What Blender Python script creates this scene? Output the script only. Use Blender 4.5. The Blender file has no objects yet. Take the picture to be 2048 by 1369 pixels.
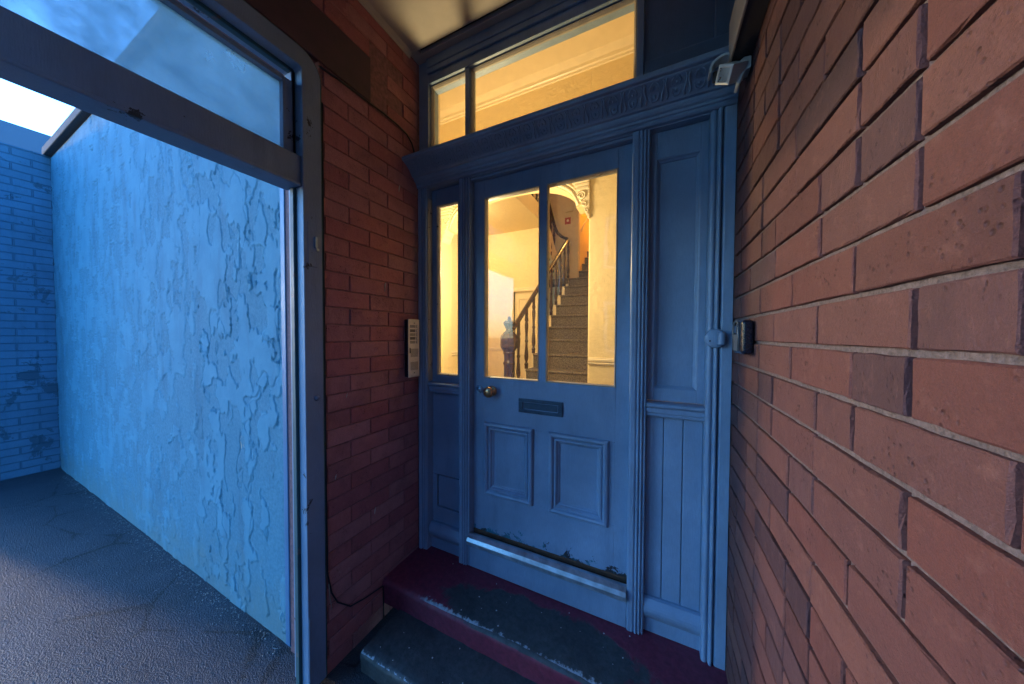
import bpy, bmesh, math, random
import numpy as np
from mathutils import Matrix, Vector
R = math.radians
random.seed(7)
scene = bpy.context.scene
COL = scene.collection

# ------------------------------------------------------------------ camera
cam = bpy.data.cameras.new('camera')
cam.sensor_width = 36.0
cam.lens = 602.035 / 2048 * 36
cam.clip_start = 0.02
cam.clip_end = 2000
cam_ob = bpy.data.objects.new('camera', cam)
COL.objects.link(cam_ob)
cam_ob.matrix_world = (Matrix.Translation((1.2462, -1.3354, 1.1586)) @ Matrix.Rotation(R(25.709), 4, 'Z')
                       @ Matrix.Rotation(R(90 - 1.357), 4, 'X') @ Matrix.Rotation(R(0.246), 4, 'Z'))
scene.camera = cam_ob

# ------------------------------------------------------------------ sky, sun, exposure
SUN_AZ = Vector((-1.49, -0.27, 0)).normalized()     # towards the sun
SUN_EL = R(6.5)
world = bpy.data.worlds.new('World')
scene.world = world
world.use_nodes = True
wn = world.node_tree
bg = wn.nodes['Background']
sky = wn.nodes.new('ShaderNodeTexSky')
sky.sky_type = 'NISHITA'
sky.sun_disc = False
sky.sun_elevation = SUN_EL
sky.sun_rotation = math.atan2(SUN_AZ.x, SUN_AZ.y)
sky.ozone_density = 6.0
sky.air_density = 1.0
sky.dust_density = 0.3
wn.links.new(sky.outputs[0], bg.inputs[0])
bg.inputs[1].default_value = 0.15
sun = bpy.data.lights.new('sun', 'SUN')
sun.energy = 0.115
sun.angle = R(3)
sun.color = (1.0, 0.70, 0.45)
sun_ob = bpy.data.objects.new('sun', sun)
COL.objects.link(sun_ob)
sd = SUN_AZ * math.cos(SUN_EL) + Vector((0, 0, math.sin(SUN_EL)))
sun_ob.rotation_euler = sd.to_track_quat('Z', 'Y').to_euler()
sun_ob.location = (-6, -3, 6)
vs = scene.view_settings
vs.view_transform = 'Standard'
vs.look = 'None'
vs.gamma = 1.0
vs.exposure = 3.95
vs.use_curve_mapping = False
scene.render.engine = 'CYCLES'
scene.cycles.max_bounces = 10
scene.cycles.diffuse_bounces = 5
scene.cycles.glossy_bounces = 4
scene.cycles.transparent_max_bounces = 12
scene.cycles.sample_clamp_indirect = 6
scene.cycles.use_denoising = True

# ------------------------------------------------------------------ object helpers
def tag(o, label=None, cat=None, group=None, kind=None):
    if label: o['label'] = label
    if cat: o['category'] = cat
    if group: o['group'] = group
    if kind: o['kind'] = kind
    return o

def empty(name, loc=(0, 0, 0)):
    o = bpy.data.objects.new(name, None)
    o.empty_display_size = 0.1
    COL.objects.link(o)
    o.location = loc
    return o

class MB:
    """collects shapes, builds ONE mesh object"""
    def __init__(s): s.v = []; s.f = []; s.sm = []
    def add(s, vs, fs, smooth=False):
        n = len(s.v); s.v += [tuple(v) for v in vs]
        s.f += [tuple(n + i for i in f) for f in fs]; s.sm += [smooth] * len(fs)
        return s
    def box(s, x0, x1, y0, y1, z0, z1):
        return s.add([(x0,y0,z0),(x1,y0,z0),(x1,y1,z0),(x0,y1,z0),(x0,y0,z1),(x1,y0,z1),(x1,y1,z1),(x0,y1,z1)],
                     [(3,2,1,0),(4,5,6,7),(0,1,5,4),(1,2,6,5),(2,3,7,6),(3,0,4,7)])
    def prism(s, pts, axis, a, b, smooth=False):
        """polygon pts (2d) extruded along axis from a to b. axis x: pts=(y,z); y: (x,z); z: (x,y)"""
        def mk(p, t):
            return {'x': (t, p[0], p[1]), 'y': (p[0], t, p[1]), 'z': (p[0], p[1], t)}[axis]
        n = len(pts)
        vs = [mk(p, a) for p in pts] + [mk(p, b) for p in pts]
        s.add(vs, [(i, (i+1) % n, (i+1) % n + n, i + n) for i in range(n)], smooth)
        k = len(s.v) - 2*n
        s.f += [tuple(k + i for i in reversed(range(n))), tuple(k + n + i for i in range(n))]
        s.sm += [False, False]
        return s
    def lathe(s, prof, c=(0,0,0), axis='z', seg=20, scale=(1,1)):
        vs = []; n = len(prof)
        for r, h in prof:
            for k in range(seg):
                a = 2*math.pi*k/seg
                u, w = r*math.cos(a)*scale[0], r*math.sin(a)*scale[1]
                vs.append({'z': (c[0]+u, c[1]+w, c[2]+h), 'y': (c[0]+u, c[1]+h, c[2]+w), 'x': (c[0]+h, c[1]+u, c[2]+w)}[axis])
        fs = [(i*seg+k, i*seg+(k+1) % seg, (i+1)*seg+(k+1) % seg, (i+1)*seg+k) for i in range(n-1) for k in range(seg)]
        s.add(vs, fs, True)
        b = len(s.v) - n*seg
        s.f += [tuple(b + k for k in range(seg)), tuple(b + (n-1)*seg + k for k in range(seg))]; s.sm += [False, False]
        return s
    def tube(s, pts, r, seg=8, flat=1.0):
        pts = [Vector(p) for p in pts]; n = len(pts); vs = []
        up = Vector((0, 0, 1))
        for i, p in enumerate(pts):
            t = (pts[min(i+1, n-1)] - pts[max(i-1, 0)]).normalized()
            u = up if abs(t.dot(up)) < 0.95 else Vector((0, 1, 0))
            a = t.cross(u).normalized(); b = a.cross(t).normalized()
            rr = r[i] if isinstance(r, (list, tuple)) else r
            for k in range(seg):
                an = 2*math.pi*k/seg
                vs.append(p + a*math.cos(an)*rr + b*math.sin(an)*rr*flat)
        fs = [(i*seg+k, i*seg+(k+1) % seg, (i+1)*seg+(k+1) % seg, (i+1)*seg+k) for i in range(n-1) for k in range(seg)]
        s.add(vs, fs, True)
        b0 = len(s.v) - n*seg
        s.f += [tuple(b0 + k for k in range(seg)), tuple(b0 + (n-1)*seg + k for k in range(seg))]; s.sm += [False, False]
        return s
    def ball(s, c, r, seg=12, rings=7, sc=(1,1,1)):
        vs = []
        for i in range(rings+1):
            a = math.pi*i/rings
            for k in range(seg):
                b = 2*math.pi*k/seg
                vs.append((c[0]+r*sc[0]*math.sin(a)*math.cos(b), c[1]+r*sc[1]*math.sin(a)*math.sin(b), c[2]+r*sc[2]*math.cos(a)))
        fs = [(i*seg+k, (i+1)*seg+k, (i+1)*seg+(k+1) % seg, i*seg+(k+1) % seg) for i in range(rings) for k in range(seg)]
        return s.add(vs, fs, True)
    def frame(s, x0, x1, z0, z1, prof):
        """mitred picture frame round the rectangle; prof = list of (inset, y)"""
        vs = []; n = len(prof)
        for ins, y in prof:
            vs += [(x0+ins, y, z0+ins), (x1-ins, y, z0+ins), (x1-ins, y, z1-ins), (x0+ins, y, z1-ins)]
        fs = [(i*4+k, i*4+(k+1) % 4, (i+1)*4+(k+1) % 4, (i+1)*4+k) for i in range(n-1) for k in range(4)]
        return s.add(vs, fs)
    def mesh(s, name):
        me = bpy.data.meshes.new(name)
        me.from_pydata(s.v, [], s.f)
        bm = bmesh.new(); bm.from_mesh(me)
        bmesh.ops.recalc_face_normals(bm, faces=bm.faces)
        bm.to_mesh(me); bm.free()
        me.polygons.foreach_set('use_smooth', s.sm)
        me.update()
        return me
    def build(s, name, mat, parent=None, bevel=0, seg=2, loc=None):
        me = s.mesh(name)
        me.materials.append(mat)
        o = bpy.data.objects.new(name, me)
        COL.objects.link(o)
        if loc: o.location = loc
        if parent: o.parent = parent
        if bevel:
            m = o.modifiers.new('bevel', 'BEVEL'); m.width = bevel; m.segments = seg; m.limit_method = 'ANGLE'; m.angle_limit = R(40)
        return o

def part(name, mat, parent, *boxes, bevel=0.002):
    m = MB()
    for b in boxes: m.box(*b)
    return m.build(name, mat, parent, bevel)

def inst(src, name, parent, loc, scale=None, rot=None):
    o = src.copy(); o.name = name; COL.objects.link(o); o.parent = parent; o.location = loc
    if scale: o.scale = scale
    if rot: o.rotation_euler = rot
    return o

# ------------------------------------------------------------------ materials
def mat(name):
    m = bpy.data.materials.new(name); m.use_nodes = True
    t = m.node_tree; b = t.nodes['Principled BSDF']
    return m, t, b
def N(t, kind, **kw):
    n = t.nodes.new('ShaderNode' + kind)
    for k, v in kw.items(): setattr(n, k, v)
    return n
def coords(t, scale=(1, 1, 1), rand=False, kind='Object'):
    tc = N(t, 'TexCoord'); mp = N(t, 'Mapping'); mp.inputs['Scale'].default_value = scale
    t.links.new(tc.outputs[kind], mp.inputs['Vector'])
    if rand:
        oi = N(t, 'ObjectInfo'); mu = N(t, 'Math', operation='MULTIPLY'); mu.inputs[1].default_value = 37.0
        cx = N(t, 'CombineXYZ')
        t.links.new(oi.outputs['Random'], mu.inputs[0])
        for i in range(3): t.links.new(mu.outputs[0], cx.inputs[i])
        t.links.new(cx.outputs[0], mp.inputs['Location'])
    return mp.outputs[0]
def noise(t, vec, scale, detail=4, rough=0.6, dist=0.0):
    n = N(t, 'TexNoise'); n.inputs['Scale'].default_value = scale; n.inputs['Detail'].default_value = detail
    n.inputs['Roughness'].default_value = rough; n.inputs['Distortion'].default_value = dist
    t.links.new(vec, n.inputs['Vector']); return n.outputs['Fac']
def ramp(t, fac, stops):
    r = N(t, 'ValToRGB'); e = r.color_ramp.elements
    while len(e) < len(stops): e.new(0.5)
    for el, (p, c) in zip(e, stops):
        el.position = p; el.color = (*c, 1) if len(c) == 3 else c
    t.links.new(fac, r.inputs['Fac']); return r.outputs['Color']
def g(v): return (v, v, v)
def mixc(t, fac, a, b, mode='MIX'):
    m = N(t, 'Mix', data_type='RGBA', blend_type=mode)
    for i, x in ((0, fac), (6, a), (7, b)):
        if isinstance(x, (int, float)): m.inputs[i].default_value = x
        elif isinstance(x, tuple): m.inputs[i].default_value = (*x, 1)
        else: t.links.new(x, m.inputs[i])
    return m.outputs[2]
def math2(t, op, a, b=None, c=None):
    m = N(t, 'Math', operation=op)
    for i, x in enumerate((a, b, c)):
        if x is None: continue
        if isinstance(x, (int, float)): m.inputs[i].default_value = x
        else: t.links.new(x, m.inputs[i])
    return m.outputs[0]
def bump(t, b, h, strength=0.4, dist=0.01, prev=None):
    n = N(t, 'Bump'); n.inputs['Strength'].default_value = strength; n.inputs['Distance'].default_value = dist
    t.links.new(h, n.inputs['Height'])
    if prev is not None: t.links.new(prev, n.inputs['Normal'])
    t.links.new(n.outputs[0], b.inputs['Normal']); return n.outputs[0]

def paint(name, col, rough=0.38, chips=0.0, chipcol=(0.10, 0.10, 0.09), dirt=0.55, grain=(5, 5, 0.6), spec=0.5, chip_scale=9):
    """old gloss paint on timber: brush marks, grime, chips"""
    m, t, b = mat(name)
    v = coords(t); vg = coords(t, grain)
    big = noise(t, v, 2.6, 5, 0.6)
    br = noise(t, vg, 60, 3, 0.55)
    fine = noise(t, v, 130, 3, 0.6)
    c0 = tuple(x*(1-dirt*0.55) for x in col); c1 = tuple(min(1, x*(1+dirt*0.30)) for x in col)
    c = ramp(t, big, [(0.25, c0), (0.75, c1)])
    c = mixc(t, math2(t, 'MULTIPLY', ramp(t, br, [(0.35, g(0)), (0.7, g(1))]), 0.38), c, c0)
    c = mixc(t, math2(t, 'MULTIPLY', ramp(t, noise(t, coords(t, (3, 3, 0.5)), 4, 6, 0.7), [(0.52, g(0)), (0.72, g(1))]), 0.38), c, tuple(x*0.45 for x in col))
    speck = ramp(t, noise(t, v, 48, 6, 0.7), [(0.71, g(0)), (0.76, g(1))])
    c = mixc(t, math2(t, 'MULTIPLY', speck, 0.6), c, tuple(x*0.3 for x in col))
    h = math2(t, 'ADD', math2(t, 'MULTIPLY', br, 0.6), math2(t, 'MULTIPLY', fine, 0.5))
    if chips:
        cm = ramp(t, noise(t, v, chip_scale, 7, 0.72, 0.4), [(1-chips, g(0)), (1-chips+0.012, g(1))])
        c = mixc(t, cm, c, chipcol)
        h = math2(t, 'SUBTRACT', h, math2(t, 'MULTIPLY', cm, 1.2))
    t.links.new(c, b.inputs['Base Color'])
    rg = ramp(t, big, [(0.2, g(rough*0.8)), (0.8, g(min(1, rough*1.35)))])
    t.links.new(rg, b.inputs['Roughness'])
    b.inputs['Specular IOR Level'].default_value = spec
    bump(t, b, h, 0.38, 0.004)
    return m

def brick_mat(name, stops, lum=1.0):
    m, t, b = mat(name)
    v = coords(t, rand=True)
    oi = N(t, 'ObjectInfo')
    c = ramp(t, oi.outputs['Random'], [(p, tuple(x*lum for x in q)) for p, q in stops])
    n1 = noise(t, v, 14, 6, 0.65); n2 = noise(t, v, 120, 4, 0.7)
    c = mixc(t, math2(t, 'MULTIPLY', ramp(t, n1, [(0.45, g(0)), (0.75, g(1))]), 0.35), c, (0.10*lum, 0.045*lum, 0.045*lum))
    c = mixc(t, math2(t, 'MULTIPLY', ramp(t, n2, [(0.62, g(0)), (0.72, g(1))]), 0.35), c, (0.34*lum, 0.22*lum, 0.18*lum))
    # pale lime smears, soot towards some ends, pits
    c = mixc(t, math2(t, 'MULTIPLY', ramp(t, noise(t, v, 7, 7, 0.7, 0.6), [(0.66, g(0)), (0.74, g(1))]), 0.28), c, (0.42*lum, 0.36*lum, 0.34*lum))
    c = mixc(t, math2(t, 'MULTIPLY', ramp(t, noise(t, v, 5, 3, 0.5), [(0.50, g(0)), (0.72, g(1))]), 0.40), c, (0.085*lum, 0.040*lum, 0.042*lum))
    vo = N(t, 'TexVoronoi'); vo.inputs['Scale'].default_value = 95; t.links.new(v, vo.inputs['Vector'])
    pit = math2(t, 'MULTIPLY', ramp(t, vo.outputs['Distance'], [(0.10, g(1)), (0.30, g(0))]), ramp(t, n1, [(0.5, g(0)), (0.6, g(1))]))
    c = mixc(t, math2(t, 'MULTIPLY', pit, 0.6), c, (0.05*lum, 0.025*lum, 0.025*lum))
    t.links.new(c, b.inputs['Base Color'])
    b.inputs['Roughness'].default_value = 0.72
    b.inputs['Specular IOR Level'].default_value = 0.35
    n3 = noise(t, v, 38, 5, 0.7)
    n4 = noise(t, v, 420, 3, 0.7)
    c = mixc(t, math2(t, 'MULTIPLY', ramp(t, n4, [(0.40, g(1)), (0.60, g(0))]), 0.30), c, (0.07*lum, 0.03*lum, 0.03*lum))
    c = mixc(t, math2(t, 'MULTIPLY', ramp(t, n3, [(0.55, g(0)), (0.70, g(1))]), 0.30), c, (0.36*lum, 0.17*lum, 0.13*lum))
    t.links.new(c, b.inputs['Base Color'])
    hh = math2(t, 'ADD', math2(t, 'MULTIPLY', n1, 1.2), math2(t, 'ADD', math2(t, 'MULTIPLY', n3, 0.8), math2(t, 'MULTIPLY', n2, 0.35)))
    hh = math2(t, 'ADD', hh, math2(t, 'MULTIPLY', n4, 0.25))
    bump(t, b, math2(t, 'SUBTRACT', hh, math2(t, 'MULTIPLY', pit, 0.8)), 0.6, 0.007)
    return m

def plain(name, col, rough=0.5, metal=0.0, nscale=30, var=0.25, bs=0.15, spec=0.5, bd=0.004):
    m, t, b = mat(name)
    v = coords(t)
    n = noise(t, v, nscale, 5, 0.6)
    c = ramp(t, n, [(0.25, tuple(x*(1-var) for x in col)), (0.75, tuple(min(1, x*(1+var)) for x in col))])
    t.links.new(c, b.inputs['Base Color'])
    b.inputs['Metallic'].default_value = metal
    t.links.new(ramp(t, n, [(0.2, g(max(0.03, rough*0.75))), (0.8, g(min(1, rough*1.25)))]), b.inputs['Roughness'])
    b.inputs['Specular IOR Level'].default_value = spec
    bump(t, b, n, bs, bd)
    return m

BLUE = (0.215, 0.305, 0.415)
M = {}
M['blue'] = paint('blue_gloss_paint', BLUE, 0.34, chips=0.22)
M['blue_door'] = paint('blue_door_paint', (0.225, 0.32, 0.435), 0.34, chips=0.24, dirt=0.6)
def door_wear(m):
    t = m.node_tree; b = t.nodes['Principled BSDF']; src = b.inputs['Base Color'].links[0].from_socket
    tc = N(t, 'TexCoord'); sp = N(t, 'SeparateXYZ'); t.links.new(tc.outputs['Object'], sp.inputs[0]); v = coords(t)
    n = noise(t, v, 16, 7, 0.72, 0.5)
    d = math2(t, 'ADD', n, math2(t, 'MULTIPLY', math2(t, 'SUBTRACT', 0.075, sp.outputs[2]), 2.2))
    c = mixc(t, ramp(t, d, [(0.60, g(0)), (0.615, g(1))]), src, ramp(t, noise(t, v, 9, 3, 0.5), [(0.42, (0.03, 0.028, 0.03)), (0.5, (0.02, 0.16, 0.21)), (0.7, (0.03, 0.10, 0.14))]))
    sc = ramp(t, noise(t, coords(t, (1, 1, 6)), 22, 5, 0.7), [(0.69, g(0)), (0.73, g(1))])
    c = mixc(t, math2(t, 'MULTIPLY', sc, 0.45), c, (0.30, 0.40, 0.50))
    t.links.new(c, b.inputs['Base Color'])
door_wear(M['blue_door'])
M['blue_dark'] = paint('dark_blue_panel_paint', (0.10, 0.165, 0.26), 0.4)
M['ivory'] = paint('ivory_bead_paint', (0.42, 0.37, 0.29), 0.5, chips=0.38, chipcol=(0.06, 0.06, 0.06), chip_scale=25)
M['frame_old'] = paint('weathered_white_frame_paint', (0.20, 0.27, 0.36), 0.5, chips=0.375, chipcol=(0.03, 0.035, 0.04), dirt=0.5, chip_scale=7)
M['teal'] = paint('old_teal_paint_edge', (0.03, 0.10, 0.11), 0.55, chips=0.4, chip_scale=12)
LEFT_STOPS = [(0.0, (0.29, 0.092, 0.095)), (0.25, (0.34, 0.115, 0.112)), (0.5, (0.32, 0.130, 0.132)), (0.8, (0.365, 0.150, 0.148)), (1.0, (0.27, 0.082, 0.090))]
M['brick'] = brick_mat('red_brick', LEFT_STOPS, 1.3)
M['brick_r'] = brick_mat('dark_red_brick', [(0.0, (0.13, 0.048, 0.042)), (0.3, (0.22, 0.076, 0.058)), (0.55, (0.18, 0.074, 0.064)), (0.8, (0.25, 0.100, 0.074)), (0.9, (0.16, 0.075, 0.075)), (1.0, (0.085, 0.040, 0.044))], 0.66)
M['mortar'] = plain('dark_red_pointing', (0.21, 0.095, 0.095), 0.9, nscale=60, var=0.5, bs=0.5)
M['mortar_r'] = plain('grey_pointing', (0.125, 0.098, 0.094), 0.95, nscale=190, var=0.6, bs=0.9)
M['lintel'] = plain('dark_painted_lintel', (0.075, 0.038, 0.045), 0.75, nscale=9, var=0.4, bs=0.3)
M['plaster'] = plain('cream_plaster_ceiling', (0.43, 0.38, 0.32), 0.85, nscale=5, var=0.12, bs=0.35, bd=0.01)
M['rubber'] = plain('black_cable', (0.012, 0.012, 0.014), 0.5)
M['steel'] = plain('brushed_steel_plate', (0.66, 0.58, 0.47), 0.5, 0.1, nscale=25, var=0.2)
M['white_label'] = plain('name_label', (0.27, 0.24, 0.20), 0.5, nscale=90, var=0.5)
M['dark_label'] = plain('dark_name_label', (0.11, 0.09, 0.085), 0.5, nscale=90, var=0.5)
M['button'] = plain('pale_button', (0.62, 0.58, 0.5), 0.35)
M['slot'] = plain('black_slot', (0.012, 0.011, 0.011), 0.8)
M['bronze'] = plain('worn_brass_knob', (0.50, 0.27, 0.13), 0.3, 0.9, nscale=40, var=0.3)
M['lead'] = plain('painted_letter_plate', (0.035, 0.065, 0.095), 0.38, 0.25, nscale=30, var=0.4)
M['chrome'] = plain('dull_lock_metal', (0.30, 0.42, 0.5), 0.3, 0.8)
M['alu'] = plain('worn_aluminium_bar', (0.42, 0.46, 0.50), 0.36, 0.75, nscale=20, var=0.4, bs=0.3)
M['rust'] = plain('rotten_brown_timber', (0.10, 0.045, 0.022), 0.8, nscale=40, var=0.5, bs=0.6)
M['black'] = plain('black_plastic', (0.010, 0.012, 0.02), 0.16, nscale=200, bs=0.02)
M['grey_plastic'] = plain('grey_plastic_cover', (0.07, 0.085, 0.09), 0.35)
M['white_plastic'] = plain('aged_white_plastic', (0.42, 0.46, 0.45), 0.4, nscale=12, var=0.15)
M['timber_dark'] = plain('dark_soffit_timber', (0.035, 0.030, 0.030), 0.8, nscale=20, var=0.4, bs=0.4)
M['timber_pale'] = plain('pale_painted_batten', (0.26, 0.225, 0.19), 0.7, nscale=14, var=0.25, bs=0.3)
M['hall_wall'] = plain('cream_anaglypta', (0.80, 0.66, 0.40), 0.6, nscale=22, var=0.06, bs=0.55, bd=0.012)
M['hall_white'] = plain('cream_gloss_woodwork', (0.78, 0.68, 0.50), 0.35, nscale=15, var=0.06)
M['hall_yellow'] = plain('yellow_stair_wall', (0.75, 0.50, 0.10), 0.7, nscale=12, var=0.08, bs=0.3)
M['hall_dim'] = plain('buff_wall', (0.55, 0.42, 0.25), 0.7, nscale=12, var=0.1, bs=0.3)
M['mahogany'] = plain('dark_mahogany', (0.036, 0.012, 0.011), 0.22, nscale=18, var=0.35, bs=0.1)
M['carpet'] = plain('grey_brown_carpet', (0.135, 0.112, 0.092), 0.95, nscale=75, var=0.9, bs=1.0, spec=0.1)
M['sign_red'] = plain('red_sign', (0.35, 0.03, 0.02), 0.4)
M['hall_floor'] = plain('hall_lino', (0.16, 0.10, 0.07), 0.5)

def glass_mat(name, tint=(0.96, 0.98, 1.0), wob=0.05, sc=6, ior=1.48, dirt=0.0, dcol=(0.5, 0.52, 0.52)):
    """thin window glass: transparent with Fresnel reflection"""
    m = bpy.data.materials.new(name); m.use_nodes = True
    t = m.node_tree; t.nodes.clear()
    out = N(t, 'OutputMaterial'); tr = N(t, 'BsdfTransparent'); gl = N(t, 'BsdfGlossy'); mx = N(t, 'MixShader')
    tr.inputs[0].default_value = (*tint, 1); gl.inputs['Roughness'].default_value = 0.02
    v = coords(t)
    ge = N(t, 'NewGeometry'); dt = N(t, 'VectorMath', operation='DOT_PRODUCT')      # Schlick, same from both sides of the pane
    t.links.new(ge.outputs['Incoming'], dt.inputs[0]); t.links.new(ge.outputs['Normal'], dt.inputs[1])
    f0 = ((ior-1)/(ior+1))**2
    om_ = math2(t, 'SUBTRACT', 1.0, math2(t, 'ABSOLUTE', dt.outputs['Value']))
    fre = math2(t, 'ADD', math2(t, 'MULTIPLY', math2(t, 'POWER', om_, 5.0), 1-f0), f0)
    bp = N(t, 'Bump'); bp.inputs['Strength'].default_value = wob; bp.inputs['Distance'].default_value = 0.02
    t.links.new(noise(t, v, sc, 2, 0.5), bp.inputs['Height'])
    t.links.new(bp.outputs[0], gl.inputs['Normal'])
    t.links.new(fre, mx.inputs[0]); t.links.new(tr.outputs[0], mx.inputs[1]); t.links.new(gl.outputs[0], mx.inputs[2])
    last = mx.outputs[0]
    if dirt:
        df1 = N(t, 'BsdfDiffuse'); df1.inputs[0].default_value = (*dcol, 1); df2 = N(t, 'BsdfTranslucent'); df2.inputs[0].default_value = (*dcol, 1); df = N(t, 'MixShader'); df.inputs[0].default_value = 0.6
        t.links.new(df1.outputs[0], df.inputs[1]); t.links.new(df2.outputs[0], df.inputs[2]); m2 = N(t, 'MixShader')
        d = ramp(t, noise(t, v, 5, 6, 0.65), [(0.3, g(dirt*0.6)), (0.75, g(min(1, dirt*1.4)))])
        t.links.new(d, m2.inputs[0]); t.links.new(last, m2.inputs[1]); t.links.new(df.outputs[0], m2.inputs[2]); last = m2.outputs[0]
    t.links.new(last, out.inputs[0])
    return m
M['glass'] = glass_mat('window_glass', wob=0.03, dirt=0.035)
M['glass_dirty'] = glass_mat('frosted_transom_glass', wob=0.06, dirt=0.74, dcol=(0.17, 0.37, 0.50))

# asphalt
m, t, b = mat('wet_asphalt')
v = coords(t)
n1 = noise(t, v, 260, 3, 0.6); n2 = noise(t, v, 3, 7, 0.7)
vo = N(t, 'TexVoronoi'); vo.inputs['Scale'].default_value = 170; t.links.new(v, vo.inputs['Vector'])
c = ramp(t, n2, [(0.3, (0.016, 0.018, 0.022)), (0.7, (0.040, 0.043, 0.050))])
c = mixc(t, ramp(t, vo.outputs['Distance'], [(0.1, g(0.5)), (0.4, g(0))]), c, (0.10, 0.10, 0.105))
crk = N(t, 'TexVoronoi', feature='DISTANCE_TO_EDGE'); crk.inputs['Scale'].default_value = 1.3; t.links.new(v, crk.inputs['Vector'])
c = mixc(t, ramp(t, math2(t, 'ADD', crk.outputs['Distance'], math2(t, 'MULTIPLY', math2(t, 'SUBTRACT', n2, 0.5), 0.09)), [(0.0, g(1)), (0.008, g(0))]), c, (0.006, 0.006, 0.007))
t.links.new(c, b.inputs['Base Color']); b.inputs['Roughness'].default_value = 0.62
bump(t, b, math2(t, 'ADD', n1, vo.outputs['Distance']), 0.55, 0.006)
M['asphalt'] = m
# painted steps: worn dark red paint over grey stone
def step_mat(name, cx, cy, rx, ry, edge_y, edge_soft=0.03):
    m, t, b = mat(name)
    tc = N(t, 'TexCoord'); sp = N(t, 'SeparateXYZ'); t.links.new(tc.outputs['Object'], sp.inputs[0])
    v = coords(t)
    nn = noise(t, v, 7, 7, 0.68, 0.3); nf = noise(t, v, 45, 5, 0.7)
    dx = math2(t, 'DIVIDE', math2(t, 'SUBTRACT', sp.outputs[0], cx), rx); dy = math2(t, 'DIVIDE', math2(t, 'SUBTRACT', sp.outputs[1], cy), ry)
    d = math2(t, 'SQRT', math2(t, 'ADD', math2(t, 'MULTIPLY', dx, dx), math2(t, 'MULTIPLY', dy, dy)))
    d = math2(t, 'ADD', d, math2(t, 'MULTIPLY', math2(t, 'SUBTRACT', nn, 0.5), 0.9))
    worn = ramp(t, d, [(0.88, g(1)), (0.98, g(0))])
    red = ramp(t, nf, [(0.3, (0.11, 0.012, 0.026)), (0.7, (0.22, 0.026, 0.050))])
    stone = ramp(t, nf, [(0.25, (0.022, 0.025, 0.024)), (0.75, (0.075, 0.076, 0.072))])
    stone = mixc(t, ramp(t, noise(t, v, 3.5, 6, 0.7), [(0.45, g(0)), (0.65, g(0.7))]), stone, (0.020, 0.018, 0.020))
    zt = math2(t, 'GREATER_THAN', sp.outputs[2], -0.022)
    worn = math2(t, 'MULTIPLY', worn, zt if name == 'worn_step_paint' else 1.0)
    c = mixc(t, worn, red, stone)
    # scattered chips of bare pale stone
    spk = ramp(t, noise(t, v, 28, 6, 0.7), [(0.72, g(0)), (0.75, g(1))])
    c = mixc(t, math2(t, 'MULTIPLY', spk, 0.7), c, (0.26, 0.27, 0.28))
    # nosing worn bare by feet
    e = math2(t, 'ADD', math2(t, 'SUBTRACT', edge_y + edge_soft, sp.outputs[1]), math2(t, 'MULTIPLY', math2(t, 'SUBTRACT', nf, 0.55), 0.075))
    ew = ramp(t, e, [(0.0, g(0)), (0.006, g(1))])
    ztop = ramp(t, sp.outputs[2], [(0.0, g(0)), (1.0, g(1))])
    m.node_tree.nodes.remove(ztop.node)
    dxe = math2(t, 'ABSOLUTE', math2(t, 'DIVIDE', math2(t, 'SUBTRACT', sp.outputs[0], cx), rx*1.25))
    ee = ramp(t, math2(t, 'ADD', dxe, math2(t, 'MULTIPLY', math2(t, 'SUBTRACT', nn, 0.5), 1.2)), [(0.85, g(1)), (1.05, g(0))])
    zt = math2(t, 'GREATER_THAN', sp.outputs[2], -0.012)
    ew = math2(t, 'MULTIPLY', math2(t, 'MULTIPLY', ew, ee), zt)
    c = mixc(t, ew, c, ramp(t, nf, [(0.3, (0.15, 0.165, 0.17)), (0.7, (0.36, 0.38, 0.39))]))
    t.links.new(c, b.inputs['Base Color'])
    t.links.new(ramp(t, nn, [(0.3, g(0.45)), (0.7, g(0.75))]), b.inputs['Roughness'])
    bump(t, b, math2(t, 'ADD', math2(t, 'MULTIPLY', nf, 0.6), math2(t, 'MULTIPLY', worn, -0.3)), 0.6, 0.008)
    return m
# flaking wall
m, t, b = mat('flaking_blue_white_paint')
at = N(t, 'Attribute'); at.attribute_name = 'paint'
v = coords(t)
nA = noise(t, v, 5, 6, 0.65); nB = noise(t, v, 60, 5, 0.7)
pc = ramp(t, nA, [(0.3, (0.085, 0.25, 0.325)), (0.7, (0.125, 0.32, 0.40))])
bc = ramp(t, nB, [(0.3, (0.06, 0.19, 0.25)), (0.7, (0.115, 0.29, 0.36))])
c = mixc(t, at.outputs['Fac'], bc, pc)
sp = N(t, 'SeparateXYZ'); tc = N(t, 'TexCoord'); t.links.new(tc.outputs['Object'], sp.inputs[0])
stn = ramp(t, noise(t, coords(t, (1, 1, 0.25)), 6, 6, 0.65), [(0.52, g(0)), (0.70, g(1))])
c = mixc(t, math2(t, 'MULTIPLY', stn, 0.45), c, (0.06, 0.13, 0.17))
alg = math2(t, 'ADD', sp.outputs[2], math2(t, 'MULTIPLY', math2(t, 'SUBTRACT', nA, 0.5), 0.9))
c = mixc(t, math2(t, 'MULTIPLY', ramp(t, alg, [(0.0, g(1)), (0.35, g(0))]), 0.55), c, (0.15, 0.22, 0.20))
t.links.new(c, b.inputs['Base Color']); b.inputs['Roughness'].default_value = 0.8; b.inputs['Specular IOR Level'].default_value = 0.25
bump(t, b, nB, 0.35, 0.006)
M['peel'] = m

# ------------------------------------------------------------------ ground and steps
W = 1.4945
gz = -0.30
gm = MB(); gm.box(-120, 120, -120, 120, gz-0.2, gz)
tag(gm.build('ground', M['asphalt']), kind='structure')

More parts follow.
